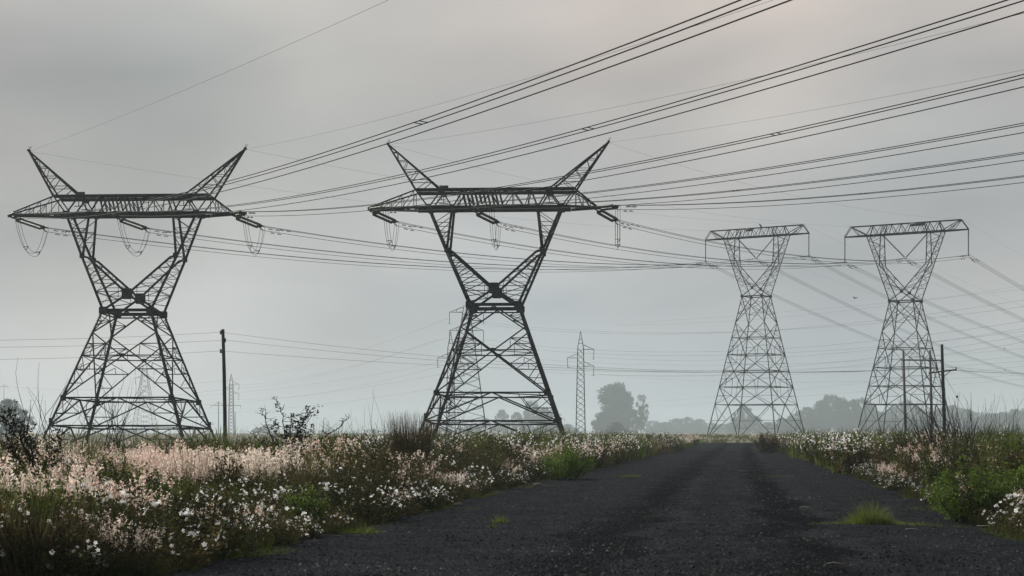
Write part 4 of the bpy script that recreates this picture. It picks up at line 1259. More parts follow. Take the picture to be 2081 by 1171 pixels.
wf = []
for k, (h, r_, nf) in enumerate(((1.05, .55, 20), (.9, .5, 34), (1.2, .5, 12), (.8, .6, 24), (1.0, .6, 4), (.6, .5, 20))):
    st, tops = weed_foliage(100 + k, h, r_)
    fm = weed_blossoms(200 + k, tops, nf)
    wf.append((st.mesh('foliage', M['weedleaf']), fm.mesh('blossoms', M['petal'])))

def place_weed(x, y, v, s, label, group):
    root = thing('flowering_weed', label, 'wildflower plant', (x, y, float(gz(y)) - .03), rnd.uniform(0, 6.28), group)
    root.scale = (s * rnd.uniform(.9, 1.15), s * rnd.uniform(.9, 1.15), s)
    link('foliage', wf[v][0], root); link('blossoms', wf[v][1], root)

def inview(x, y, m_=1.2): return abs(x) < .3 * y + m_
def patch(x, y, sc, seed):
    """smooth 0..1 patchiness over the ground"""
    v = 0
    for k, (a, b, c) in enumerate(((.9, .41, 1.3), (-.5, .8, 2.9), (.33, -.62, 4.2), (1.3, 1.1, .7))):
        v += math.sin((a * x + b * y) * sc + c * seed)
    return min(1, max(0, .5 + v * .19))
LWL = 'white flowered leafy weed in the dense bank along the left edge of the road'
RWL = 'white flowered leafy weed in the dense bank along the right edge of the road'
DRIFT = [(-2.1, 40, 1.3), (-1.2, 43.5, 1.1), (-8.6, 35.5, 2.6), (-6.6, 36.5, 2.4), (-10.5, 36, 1.8), (.4, 62, 2.0), (14.5, 70, 2.4), (11.3, 45, 1.5), (19.5, 115, 3.5), (6.0, 108, 3.5), (-11, 45, 2.4), (-3.6, 36, .9), (10.6, 37, 1.0), (-5.2, 22.5, .35), (-7.0, 26.5, .5), (16.5, 62, 1.8), (13.4, 53, 1.4), (2.2, 73, 2.0)]
def drift(x, y):
    return float(smooth((patch(x, y, 2.0, 4) - .22) / .3)) * max(float(smooth((1.25 - math.hypot(x - a, (y - b) * .8) / r_) / .6)) for a, b, r_ in DRIFT)
def scatter_weeds(n, side, y0, y1, depth):
    out = []
    for _ in range(9000):
        y = y0 + (y1 - y0) * rnd.random() ** 1.75
        e = rnd.random() ** 1.3 * depth
        x = float(edgeL(y)) - .15 - e if side < 0 else float(edgeR(y)) + .15 + e
        if not inview(x, y): continue
        if e > 2.2 and (patch(x, y, 1.1, 3) > .72 or drift(x, y) > .5): continue
        if any((x - a) ** 2 + (y - b) ** 2 < .12 + .013 * y for a, b, _ in out): continue
        out.append((x, y, e))
        if len(out) >= n: break
    return out
W_L = scatter_weeds(195, -1, 18.3, 62, 9)
W_R = scatter_weeds(104, 1, 24, 76, 8)
for lst, lab, grp in ((W_L, LWL, 'white flowered weeds on the left bank'), (W_R, RWL, 'white flowered weeds on the right bank')):
    for x, y, e in lst:
        v = rnd.choice((0, 1, 2, 3, 0, 1, 2, 4)) if e > .7 else rnd.choice((3, 5, 5, 4))
        place_weed(x, y, v, rnd.uniform(.7, 1.08) * (.78 + .4 * patch(x, y, .9, 8)), lab, grp)
print('weeds', len(W_L), len(W_R))

# taller leafy bushes that break the line of the banks
LB = []
for k, (mt, h_, r_) in enumerate((('weedleaf', 1.45, .55), ('greengrass', 1.35, .6), ('greenleaf', 1.2, .5), ('darkleaf', 1.5, .5))):
    st, tops = weed_foliage(700 + k, h_, r_, 40, 44, .062)
    g = np.random.default_rng(720 + k); tw = MB()
    for t_ in tops: tube(tw, [(0, 0, 0), tuple(t_ * .55 + g.normal(0, .04, 3)), tuple(t_)], [.012, .008, .003], 4, False)
    LB.append((st.mesh('leaves', M[mt]), tw.mesh('stems', M['twig'])))
for side, n_, lab, grp in ((-1, 34, 'leafy bush without flowers among the white flowered weeds of the left bank', 'leafy bushes in the left bank'), (1, 24, 'leafy bush without flowers among the white flowered weeds of the right bank', 'leafy bushes in the right bank')):
    done = []
    for _ in range(4000):
        y = (22 if side < 0 else 27) + 75 * rnd.random() ** 1.5; e = .8 + 8 * rnd.random() ** 1.2
        x = float(edgeL(y)) - e if side < 0 else float(edgeR(y)) + e
        if not inview(x, y, .5) or (side < 0 and 38 < y < 47 and x / y > -.2 and abs(x / y + .06) < .03): continue
        if any((x - a) ** 2 + (y - b) ** 2 < 2.2 + .02 * y for a, b in done): continue
        done.append((x, y))
        root = thing('leafy_bush', lab, 'bush', (x, y, float(gz(y)) - .03), rnd.uniform(0, 6.28), grp)
        f_ = rnd.uniform(.78, 1.1) * (.8 if y < 30 else (1.0 if y < 45 else 1.15)); root.scale = (f_ * rnd.uniform(.9, 1.3), f_ * rnd.uniform(.9, 1.3), f_)
        v = rnd.choice((0, 0, 1, 1, 2, 3)); link('leaves', LB[v][0], root); link('stems', LB[v][1], root)
        if len(done) >= n_: break

# masses
def rotz(a, s, loc, sz=None):
    c, n = math.cos(a) * s, math.sin(a) * s
    return np.array([[c, -n, 0, loc[0]], [n, c, 0, loc[1]], [0, 0, sz or s, loc[2]], [0, 0, 0, 1]])

def pink_clump(seed, n, h, r_, heads=24, hl=.19, q=(.036, .013)):
    g = np.random.default_rng(seed)
    green, plume = MB(), MB()
    an = g.uniform(0, 6.283, n); rr = r_ * .45 * np.sqrt(g.uniform(0, 1, n))
    base = np.stack([rr * np.cos(an), rr * np.sin(an), np.zeros(n)], 1)
    hh = h * g.uniform(.7, 1.05, n)
    tip = blades(green, base, hh, g.uniform(.05, .55, n), np.full(n, .007), an + g.normal(0, .5, n), g)
    m_ = n
    an2 = g.uniform(0, 6.283, m_)
    blades(green, base * 1.3, h * g.uniform(.3, .65, m_), g.uniform(.2, .7, m_), np.full(m_, .011), an2, g)
    t = g.uniform(0, 1, (n, heads))
    d = np.stack([np.cos(an) * .35, np.sin(an) * .35, np.ones(n)], 1)
    C = tip[:, None, :] - d[:, None, :] * (t * hl)[:, :, None] + g.normal(0, 1, (n, heads, 3)) * (.010 + .030 * t)[:, :, None]
    leaf_quads(plume, C.reshape(-1, 3), q[0], q[1], .9, g)
    return green, plume
PK = [pink_clump(300 + k, 44, 1.12, .62, 24, .22, (.052, .019)) for k in range(4)]
PKL = [pink_clump(320 + k, 16, 1.12, .5, 9, .22, (.075, .032)) for k in range(3)]     # for farther off

def grass_clump(seed, n, h, r_, wd=.010, lean=(.1, .6)):
    g = np.random.default_rng(seed); mb = MB()
    an = g.uniform(0, 6.283, n); rr = r_ * np.sqrt(g.uniform(0, 1, n))
    base = np.stack([rr * np.cos(an), rr * np.sin(an), np.zeros(n)], 1)
    blades(mb, base, h * g.uniform(.5, 1.05, n), g.uniform(*lean, n), np.full(n, wd), an + g.normal(0, .8, n), g)
    return mb
GC = [grass_clump(400 + k, 120, .55, .3) for k in range(4)]
GT = [grass_clump(420 + k, 90, 1.15, .28, .012, (.03, .35)) for k in range(3)]
GL = [grass_clump(440 + k, 40, .9, .4, .035, (.05, .45)) for k in range(3)]

def fnoise(x, y, s=1.0):
    return .5 + .25 * (math.sin(x * .53 * s + 1.3) * math.cos(y * .37 * s) + math.sin(x * .21 * s - y * .29 * s + 2.1))

pink_g, pink_p, green_m, weed_far, petal_far, dry_m, under = MB(), MB(), MB(), MB(), MB(), MB(), MB()
UN = []
for k in range(4):
    st, tops = weed_foliage(600 + k, .85, .5, 24, 24, .055); UN.append(st)
GD = [grass_clump(460 + k, 46, 1.6, .22, .010, (.02, .22)) for k in range(3)]      # tall dry seed stalks
GS_ = [grass_clump(470 + k, 90, .8, .34, .010, (.1, .7)) for k in range(3)]        # straw
wl_far = []
for k in range(3):
    st, tops = weed_foliage(500 + k, 1.0, .6, 22, 12, .10)
    g = np.random.default_rng(510 + k); fm = MB()
    for i in g.choice(len(tops), 12): leaf_quads(fm, tops[i][None] + g.normal(0, .04, (2, 3)) + [0, 0, .05], .055, .05, 0, g)
    wl_far.append((st, fm))
def put(mb, src, x, y, s, sz=None): mb.merge(src, rotz(rnd.uniform(0, 6.28), s, (x, y, float(gz(y)) - .03), sz))
def put_pink(src, x, y, s):
    gr, pl = src; Mx = rotz(rnd.uniform(0, 6.28), s, (x, y, float(gz(y)) - .03)); pink_g.merge(gr, Mx); pink_p.merge(pl, Mx)
for side in (-1, 1):
    for _ in range(13000 if side < 0 else 7500):
        y = (18.5 if side < 0 else 24) + 155 * rnd.random() ** 1.7
        if side < 0: x = rnd.uniform(-.3 * y - 2, float(edgeL(y)) - .05); e = float(edgeL(y)) - x
        else:
            lo = float(edgeR(y)) + .05
            if lo > .3 * y + 2: continue
            x = rnd.uniform(lo, .3 * y + 2); e = x - float(edgeR(y))
        hv = .6 + .75 * (.45 * patch(x, y, .55, 5) + .55 * patch(x, y, 2.1, 6))
        if side < 0 and 41 < y < 47 and abs(x / y + .059) < .014: continue
        if side > 0 and y < 50: hv *= 1.22
        if side < 0 and e > 1.3 and y < 44: hv *= .9 + .4 * patch(x, y, 1.5, 7)
        if y < 31: hv *= .78
        elif y < 60: hv *= 1.15
        dr = drift(x, y); gn = patch(x, y, .7, 2); u = rnd.random()
        if y > 44: hv *= 1.0 + .55 * float(smooth((y - 44) / 25)) * (.35 + 1.1 * patch(x, y, 1.3, 12))
        if y < 62:
            if e < .9 + .5 * gn:
                if u < .25: put(green_m, rnd.choice(GC), x, y, rnd.uniform(.3, .85) * (.5 + .6 * min(1, e)))
                elif u < .5: put(under, rnd.choice(UN), x, y, rnd.uniform(.3, .7) * (.6 + .5 * min(1, e)))
                elif u < .53 and e > .45: put_pink(rnd.choice(PK), x, y, rnd.uniform(.45, .7))
                elif u < .68 and e > .4: put(dry_m, rnd.choice(GS_), x, y, rnd.uniform(.4, .7))
                continue
            if u < (.012 if e > 2 else .004) + .145 * dr: put_pink(rnd.choice(PK), x, y, rnd.uniform(.68, 1.1) * (.72 + .36 * hv) * (.6 + .4 * min(1, e / 2.6)) * (.74 + .46 * patch(x, y, 2.7, 15))); continue
            if dr > .6 and rnd.random() < .2: continue
            if u < .85:
                r_ = rnd.random()
                if r_ < .52: put(under, rnd.choice(UN), x, y, rnd.uniform(.75, 1.15) * hv)
                elif r_ < .52 + .24 * (gn + .25): put(green_m, rnd.choice(GC + GT), x, y, rnd.uniform(.6, 1.1) * hv)
                elif r_ < .9: put(dry_m, rnd.choice(GS_), x, y, rnd.uniform(.8, 1.25) * hv)
                elif y > 30 and rnd.random() < .6: put(dry_m, rnd.choice(GD), x, y, rnd.uniform(.7, 1.15))
        elif e > 13 + 5 * gn:
            if u < .55: put(green_m, rnd.choice(GL), x, y, rnd.uniform(.3, .6))
            elif u < .6: put_pink(rnd.choice(PKL), x, y, rnd.uniform(.5, .75))
        else:
            if u < .05 + .5 * dr + .10 * patch(x, y, .8, 1): put_pink(rnd.choice(PKL), x, y, min(1.15, rnd.uniform(.8, 1.1) * (.7 + .3 * hv)))
            elif u < .58:
                st, fm = rnd.choice(wl_far); Mx = rotz(rnd.uniform(0, 6.28), rnd.uniform(.8, 1.2) * (.6 + .5 * hv), (x, y, float(gz(y)) - .03)); weed_far.merge(st, Mx)
                if e < 9 or rnd.random() < .15: petal_far.merge(fm, Mx)
            elif u < .80: put(green_m, rnd.choice(GL), x, y, rnd.uniform(.8, 1.4) * (.5 + .6 * hv))
            elif u < .90: put(dry_m, rnd.choice(GS_), x, y, rnd.uniform(1.0, 1.7))
            else: put(dry_m, rnd.choice(GD), x, y, rnd.uniform(.6, 1.1) * (.5 + .5 * hv))
for _ in range(30):
    a_ = rnd.uniform(0, 6.28); r_ = rnd.random() ** .5
    put_pink(rnd.choice(PK), -6.25 + 1.5 * r_ * math.cos(a_), 33.6 + 1.6 * r_ * math.sin(a_), rnd.uniform(1.0, 1.22))
# grass creeping out over the road edges
for _ in range(1500):
    y = 19 + 60 * rnd.random() ** 1.5; e = -rnd.random() ** 1.6 * 1.1
    x = float(edgeL(y)) - e if rnd.random() < .55 else float(edgeR(y)) + e
    if not inview(x, y) or patch(x, y, 1.6, 9) < .45 + .5 * -e: continue
    put(green_m, rnd.choice(GC), x, y, rnd.uniform(.12, .4), rnd.uniform(.1, .3))
for _ in range(2600):
    y = 120 + 190 * rnd.random()
    if rnd.random() < .5: x = float(edgeL(y)) - 12 * rnd.random() ** 1.5
    else: x = float(edgeR(y)) + 12 * rnd.random() ** 1.5
    if y > 205: x = rnd.uniform(.02 * y, .3 * y)
    if not inview(x, y, 3): continue
    u = rnd.random()
    if y > 205:
        if u < .75: put(green_m, rnd.choice(GL), x, y, rnd.uniform(.4, .8))
        else: put_pink(rnd.choice(PKL), x, y, rnd.uniform(.4, .7))
        continue
    if u < .35: put_pink(rnd.choice(PKL), x, y, rnd.uniform(.7, 1.1))
    elif u < .6: 
        st, fm = rnd.choice(wl_far); Mx = rotz(rnd.uniform(0, 6.28), rnd.uniform(.7, 1.3), (x, y, float(gz(y)) - .03)); weed_far.merge(st, Mx); petal_far.merge(fm, Mx)
    else: put(green_m, rnd.choice(GL), x, y, rnd.uniform(.7, 1.4))
print('masses', pink_p.n, pink_g.n, green_m.n, weed_far.n, under.n, dry_m.n)
for name, mb_, mt, lab, cat in (('pink_grass', pink_p, 'pink', 'soft pink plumes of grass in drifts over both banks', 'grass'),
        ('grass_stems', pink_g, 'greengrass', 'thin green stems and blades under the pink plumes', 'grass'),
        ('green_grass', green_m, 'greengrass', 'green grass filling the banks and the road edges', 'grass'),
        ('dry_grass', dry_m, 'drygrass', 'straw brown grass standing here and there in both banks', 'grass'),
        ('undergrowth', under, 'weedleaf', 'dark leafy undergrowth between the flowering weeds', 'undergrowth'),
        ('weed_foliage', weed_far, 'weedleaf', 'leafy weeds massed along the road farther off', 'weeds'),
        ('wildflowers', petal_far, 'petal', 'tiny white blossoms dotted over the farther weeds', 'flowers')):
    tag(build(name, mb_, M[mt]), lab, cat, None, 'stuff')

# ------------------------------------------------------------------ single plants
def gpt(px, py):
    """ground point at a pixel"""
    d = EYE * F / (py - HY); return Vector(((px - CX) / F * d, d, 0))

def branchy(mb, lf, p, d, L, r_, depth, g, leaf=0.0, spread=.5, nleaf=6, lsize=.09):
    pts = [Vector(p)]
    dd = Vector(d).normalized()
    for k in range(4):
        dd = (dd + Vector(g.normal(0, .13, 3)) + Vector((0, 0, .05))).normalized()
        pts.append(pts[-1] + dd * L / 4)
    tube(mb, pts, [r_ * (1 - .16 * k) for k in range(5)], 5, False)
    if lf is not None and leaf > 0 and depth <= 1:
        for k in range(1, 5):
            if g.random() < leaf:
                n = nleaf
                C = np.array(pts[k]) + g.normal(0, .035, (n, 3)); leaf_quads(lf, C, lsize, lsize * .42, .2, g)
    if depth > 0:
        for k in range(int(g.integers(2, 5))):
            i = int(g.integers(1, 5))
            sd_ = Vector(g.normal(0, 1, 3)); nd = (dd + sd_ * spread).normalized()
            branchy(mb, lf, pts[i], nd, L * g.uniform(.45, .75), r_ * .5, depth - 1, g, leaf, spread, nleaf, lsize)

def shrub(name, label, cat, loc, seed, stems, leaf, twigmat, leafmat, lsize=.09, nleaf=6, depth=2, spread=.5, group=None):
    g = np.random.default_rng(seed); tw = MB(); lf = MB()
    lf_ = lf if leaf > 0 else None
    for (d, L, r_) in stems: branchy(tw, lf_, (g.normal(0, .04), g.normal(0, .04), -.05), d, L, r_, depth, g, leaf, spread, nleaf, lsize)
    root = thing(name, label, cat, loc, 0, group)
    build('stems', tw, M[twigmat], root)
    if lf_ is not None and lf.n: build('leaves', lf, M[leafmat], root)
    return root

def spine_shrub(name, label, cat, base, d, spines, seed, twigmat, leafmat, lsize=.06):
    """a shrub drawn from its main stems: each a list of points (sideways, height, thickness step) plus how leafy it is"""
    g = np.random.default_rng(seed); tw, lf = MB(), MB()
    bx = (base[0] - CX) / F * d
    for pts, nl, rad, r0 in spines:
        P = [Vector(((px - CX) / F * d - bx, g.normal(0, .10) * (k > 0), EYE + (HY - py) / F * d)) for k, (px, py) in enumerate(pts)]
        Q = []
        for a, b in zip(P, P[1:]):
            for k in range(4): Q.append(a.lerp(b, k / 4) + Vector(g.normal(0, .018, 3)))
        Q.append(P[-1])
        tube(tw, Q, [r0 * (1 - .75 * k / len(Q)) for k in range(len(Q))], 5, False)
        for k in range(2, len(Q)):                              # side twigs
            for _ in range(2):
                v = Vector(g.normal(0, 1, 3)); v.z = abs(v.z) * .8; v = v.normalized() * g.uniform(.08, .26)
                e_ = Q[k] + v; tube(tw, [Q[k], Q[k] + v * .5 + Vector(g.normal(0, .015, 3)), e_], [r0 * .35, r0 * .3, r0 * .18], 4, False)
                if nl:
                    m_ = int(nl * (.4 + 1.2 * k / len(Q)))
                    t = g.uniform(.15, 1.1, m_)[:, None]
                    leaf_quads(lf, np.array(Q[k]) + np.array(v) * t + g.normal(0, rad, (m_, 3)), lsize * 1.2, lsize * .5, .2, g)
    root = thing(name, label, cat, (bx, d, 0))
    build('stems', tw, M[twigmat], root)
    if lf.n: build('leaves', lf, M[leafmat], root)
    return root
b0 = (586, 950)
spine_shrub('leafy_shrub', 'dark leafy shrub rising from the pink grass right of the bare wooden pole', 'shrub', b0, 42,
    [([b0, (580, 890), (574, 845), (563, 814)], 2, .025, .020), ([b0, (598, 895), (612, 865), (630, 836)], 7, .045, .020), ([b0, (590, 890), (592, 848)], 6, .045, .016),
     ([b0, (575, 900), (560, 862)], 6, .045, .016), ([b0, (606, 900), (628, 874)], 6, .05, .015), ([b0, (598, 905), (608, 860)], 6, .045, .015), ([b0, (570, 915), (552, 888)], 4, .05, .014),
     ([b0, (588, 905), (580, 872)], 6, .05, .015), ([b0, (610, 915), (618, 898)], 4, .05, .014), ([b0, (606, 885), (634, 845)], 5, .045, .014)], 31, 'twig', 'darkleaf', .075)
spine_shrub('dead_branch', 'leafless branch leaning far right out of the weeds by the dark leafy shrub', 'branch', (612, 945), 41.5, [([(612, 945), (650, 898), (690, 868), (709, 850)], 0, 0, .022), ([(650, 898), (664, 872)], 0, 0, .010), ([(672, 882), (668, 860)], 0, 0, .009)], 33, 'twig', None)
spine_shrub('dead_branch', 'leafless forked branch left of the dark leafy shrub', 'branch', (572, 940), 42.5, [([(572, 940), (552, 890), (538, 850), (527, 835)], 0, 0, .020), ([(538, 850), (542, 832)], 0, 0, .010), ([(570, 935), (540, 905), (507, 880)], 0, 0, .018), ([(520, 890), (530, 872)], 0, 0, .010)], 35, 'twig', None)
b0 = (72, 985)
spine_shrub('leafy_shrub', 'dark thorny shrub with small leaves at the left edge of the photo', 'shrub', b0, 25.5,
    [([b0, (58, 930), (35, 880), (16, 836)], 7, .045, .017), ([b0, (45, 930), (8, 885)], 7, .04, .015), ([b0, (62, 920), (44, 872)], 6, .04, .013), ([b0, (50, 940), (22, 912)], 6, .045, .013),
     ([b0, (92, 945), (118, 915), (136, 884)], 4, .035, .012), ([b0, (86, 955), (108, 940)], 4, .04, .011), ([b0, (66, 950), (60, 905)], 6, .045, .013), ([(40, 895), (20, 862), (4, 846)], 6, .04, .010)], 41, 'twig', 'darkleaf', .058)
# tall bare stalks
def stalks(name, label, px, d, n, h, sp, seed, mat='twig', depth=1, spread=.3, r_=.011, group=None, lean=.12):
    g = np.random.default_rng(seed); tw = MB()
    for k in range(n):
        branchy(tw, None, (g.normal(0, sp), g.normal(0, sp), 0), (g.normal(0, lean), g.normal(0, lean), 1), h * g.uniform(.65, 1.05), r_, depth, g, 0, spread)
    root = thing(name, label, 'dead stalks', (((px - CX) / F * d), d, float(gz(d)) - .03), 0, group)
    build('stems', tw, M[mat], root)
GS = 'bare dead weed stalks'
stalks('dead_stalks', 'thicket of thin bare stalks in front of the domed tree at the left', 42, 40, 12, 2.1, .16, 51, r_=.014, group=GS)
stalks('dead_stalks', 'bare stalks right of the dark thorny shrub before the left pylon foot', 78, 38, 13, 1.95, .3, 52, r_=.014, group=GS)
stalks('dead_stalks', 'tallest bare stalk standing before the middle of the left pylon', 202, 36, 3, 2.4, .05, 53, depth=2, r_=.017, group=GS)
stalks('dead_stalks', 'bare forked stalk right of the tallest stalk before the left pylon', 247, 36, 4, 1.95, .12, 54, depth=2, r_=.015, group=GS)
stalks('dead_stalks', 'low tangle of bare stalks before the right feet of the left pylon', 165, 34, 8, 1.45, .35, 55, depth=2, spread=.5, group=GS)
stalks('dead_stalks', 'bare stalks standing in the pink grass under the right leg of the left pylon', 330, 46, 6, 1.4, .35, 56, group=GS)
shrub('dead_branch', 'long dark bare twig arching right through the pink grass before the left pylon', 'branch', Vector(((215 - CX) / F * 33, 33, .25)), 57, [((.95, 0, .62), 1.5, .012)], 0, 'twig', None, depth=1, spread=.3)
shrub('dead_branch', 'long dark bare twig arching left from the weeds before the left pylon', 'branch', Vector(((190 - CX) / F * 33, 33, .3)), 58, [((-.75, 0, .9), 1.3, .012)], 0, 'twig', None, depth=2, spread=.35)
stalks('dead_stalks', 'thin seed stalks left of the brown reed tussock', 752, 50, 12, 1.95, .2, 59, 'deadtwig', group=GS)
stalks('dead_stalks', 'thin brown stalks between the dark leafy shrub and the reed tussock', 700, 50, 8, 1.3, .5, 60, 'deadtwig', group=GS)
stalks('dead_stalks', 'dark bare bush under the left legs of the middle pylon', 935, 62, 12, 1.6, .45, 61, depth=2, spread=.5, r_=.011, group=GS)
stalks('dead_stalks', 'dark bare bush under the middle of the middle pylon', 985, 66, 10, 1.5, .45, 62, depth=2, spread=.5, r_=.011, group=GS)
# right-hand dead shrubs
stalks('dead_shrub', 'grey dead broom-like shrub around the foot of the right wooden pole', 1918, 58, 60, 2.05, .14, 71, 'twig', 1, .2, .016, 'grey dead shrubs at the right', .42)
stalks('dead_shrub', 'grey dead shrub with curving stems right of the right wooden pole', 1962, 52, 34, 2.05, .12, 72, 'twig', 1, .25, .016, 'grey dead shrubs at the right', .38)
stalks('dead_shrub', 'sparse grey dead shrub before the far right treeline', 2025, 54, 28, 1.9, .3, 73, 'deadtwig', 1, .25, .014, 'grey dead shrubs at the right', .15)
stalks('dead_shrub', 'low dark dead shrub left of the right wooden pole', 1855, 60, 26, 1.7, .4, 74, 'twig', 1, .4, .014, 'grey dead shrubs at the right', .3)
stalks('dead_shrub', 'low sparse dead stems before the left foot of the right grey pylon', 1800, 66, 12, 1.5, .5, 75, 'twig', 1, .4, .012, 'grey dead shrubs at the right', .3)

# bushes with fresh leaves
def leafy_bush(name, label, px, d, h, r_, seed, mat, n=2200, leaf=.07, group=None, upright=False, base=.0):
    g = np.random.default_rng(seed); tw, lf = MB(), MB()
    C = []
    for k in range(26):
        an = g.uniform(0, 6.283); rr = r_ * math.sqrt(g.uniform(0, 1)); hh = h * (1 - .4 * (rr / r_) ** 2) * g.uniform(.7, 1.05)
        p0 = np.array([rr * .3 * math.cos(an), rr * .3 * math.sin(an), 0]); p2 = np.array([rr * math.cos(an), rr * math.sin(an), hh])
        tube(tw, [p0, (p0 + p2) / 2 + g.normal(0, .03, 3), p2], [.007, .005, .003], 4, False)
        t = g.uniform(.1, 1, n // 26) ** .7
        C.append(p0 + (p2 - p0) * t[:, None] + g.normal(0, .05 if upright else .075, (len(t), 3)) * max(.6, r_))
    C = np.concatenate(C); C[:, 2] = np.maximum(C[:, 2], .03)
    leaf_quads(lf, C, leaf * 1.3, leaf * .45, .5 if upright else .15, g)
    root = thing(name, label, 'bush', ((px - CX) / F * d, d, float(gz(d)) - .03), 0, group)
    build('stems', tw, M['twig'], root); build('leaves', lf, M[mat], root)
leafy_bush('green_bush', 'small olive bush standing where the right bank ends by the taller grey pylon', 1562, 128, 1.75, 1.25, 81, 'drygrass', 2600, .13)
leafy_bush('green_bush', 'fresh green shrub cut by the right edge of the photo', 2072, 46, 1.85, .42, 82, 'greenleaf', 2000, .07, None, True)
leafy_bush('green_bush', 'fresh green shrub with a narrow top beside the shrub at the right edge', 2058, 48, 1.6, .26, 83, 'greenleaf', 1200, .07, None, True)
leafy_bush('green_bush', 'bright green bush at the left road edge in the middle distance', 1143, 57, 1.15, 1.05, 84, 'greenleaf', 4200, .075)
leafy_bush('green_bush', 'large green bush at the right road edge behind the grass tuft', 1980, 30, 1.2, .95, 85, 'greenleaf', 4200, .06)
leafy_bush('green_bush', 'leafy green bush beside the large green bush at the right edge', 2065, 29.5, 1.25, .8, 86, 'greenleaf', 3600, .06)
leafy_bush('green_bush', 'green bush on the left bank near the far road bend', 1230, 105, 1.5, 1.5, 87, 'greenleaf', 1500, .14)
leafy_bush('green_bush', 'green bush at the left bank nearest the end of the road', 1345, 150, 1.6, 2.2, 88, 'greenleaf', 1500, .2)
leafy_bush('green_bush', 'small dark green bush on the left bank behind the white flowers left of the reeds', 690, 47, 1.3, .5, 89, 'greenleaf', 1200, .06)
leafy_bush('dark_bush', 'dark green hollow clump among the white flowers at the lower left', 315, 27.5, .85, .9, 90, 'darkleaf', 4200, .055)
leafy_bush('dark_bush', 'dark leafy clump with red-brown tips along the left bank', 1010, 60, 1.2, .9, 91, 'weedleaf', 2000, .08)

# reed tussock and tall grass clumps: each one plant
def tussock(label, px, d, n, h, r_, seed, mat, wd=.012, lean=(0, .25), cat='grass clump', name='reed_tussock', group=None):
    g = np.random.default_rng(seed); mb = MB()
    an = g.uniform(0, 6.283, n); rr = r_ * np.sqrt(g.uniform(0, 1, n))
    base = np.stack([rr * np.cos(an), rr * np.sin(an), np.zeros(n)], 1)
    blades(mb, base, h * g.uniform(.45, 1.05, n), g.uniform(*lean, n), np.full(n, wd), an + g.normal(0, .6, n), g)
    o = link(name, mb.mesh(name, M[mat]), None, ((px - CX) / F * d, d, float(gz(d)) - .03))
    tag(o, label, cat, group)
tussock('tall brown reed tussock left of the feet of the middle horned pylon', 835, 48, 1500, 2.2, .46, 91, 'drygrass', .017, (0, .26))
GT_ = 'tall grass clumps'
tussock('dry tall grass clump under the right half of the middle horned pylon', 1085, 78, 160, 1.75, .5, 92, 'drygrass', .02, (.02, .3), group=GT_, name='grass_clump')
tussock('green tall grass clump before the middle legs of the middle pylon', 960, 56, 160, 1.35, .22, 93, 'greengrass', .014, (.02, .2), group=GT_, name='grass_clump')
tussock('dry tall grass clump left of the slim lattice pylon foot', 1170, 92, 160, 1.7, .6, 94, 'drygrass', .022, (.02, .35), group=GT_, name='grass_clump')
tussock('leaning dry grass clump right of the slim lattice pylon foot', 1210, 96, 90, 1.8, .4, 95, 'drygrass', .022, (.2, .5), group=GT_, name='grass_clump')
tussock('green tall grass clump on the right bank under the space between the grey pylons', 1730, 80, 200, 1.75, .7, 96, 'greengrass', .018, (.02, .25), group=GT_, name='grass_clump')
tussock('low green grass clump on the right bank right of the olive bush', 1650, 105, 240, 1.5, 1.4, 97, 'greengrass', .024, (.02, .25), group=GT_, name='grass_clump')
tussock('broad green grass clump before the left foot of the right grey pylon', 1775, 72, 160, 1.55, .5, 98, 'greengrass', .018, (.02, .25), group=GT_, name='grass_clump')
tussock('green grass clump in the pink grass right of the pylon gap', 1855, 48, 200, 1.05, .4, 99, 'greengrass', .012, (.05, .4), group=GT_, name='grass_clump')
for k, px in enumerate((1290, 1325)):
    tussock(('straw coloured', 'taller straw coloured')[k] + ' grass clump on the left bank under the tallest hazy tree', px, 115 + 10 * k, 260, 1.5 + .15 * k, 1.6, 140 + k, 'drygrass', .03, (.05, .4), group=GT_, name='grass_clump')
tussock('sprig of thin pale grass at the left bottom of the photo on the road edge', 385, 19.6, 46, .55, .16, 101, 'drygrass', .006, (.1, .6), group=GT_, name='grass_clump')
# tufts growing in the road
def tuft(label, px, py, n, h, r_, flat, seed, mat='brightgrass'):
    p = gpt(px, py); g = np.random.default_rng(seed); mb = MB()
    an = g.uniform(0, 6.283, n); rr = r_ * g.uniform(0, 1, n) ** .7
    base = np.stack([rr * np.cos(an), rr * np.sin(an) * .7, np.full(n, .04)], 1)
    blades(mb, base, h * g.uniform(.35, 1.1, n) * (1.1 - .8 * (rr / r_) ** 1.3), g.uniform(.2, .9, n) * (.5 + rr / r_), np.full(n, .009), an + g.normal(0, .5, n), g)
    if flat:
        m_ = n; x = g.uniform(-flat[0], flat[1], m_); yy = g.normal(0, .16, m_)
        k = np.exp(-(x / (max(flat) * .55)) ** 2)
        blades(mb, np.stack([x, yy, np.full(m_, .04)], 1), (.03 + .10 * k) * g.uniform(.5, 1.4, m_), g.uniform(.5, 2.0, m_), np.full(m_, .011), None, g)
    o = link('grass_tuft', mb.mesh('grass_tuft', M[mat]), None, p)
    tag(o, label, 'grass tuft', 'grass tufts growing in the road')
tuft('bright green grass tuft with a trailing mat in the right part of the road', 1768, 1072, 1000, .42, .36, (1.05, .95), 151)
tuft('small green grass tuft on the left part of the road', 1017, 1068, 120, .2, .14, None, 152)
tuft('tiny green sprig on the road beside the small left tuft', 998, 1078, 40, .1, .08, None, 153)
tuft('small pale grass patch in the middle of the road farther on', 1283, 972, 140, .15, .35, (.7, .6), 154)
tuft('flat green grass patch on the road right of its middle', 1573, 972, 60, .06, .3, (.9, .7), 155)
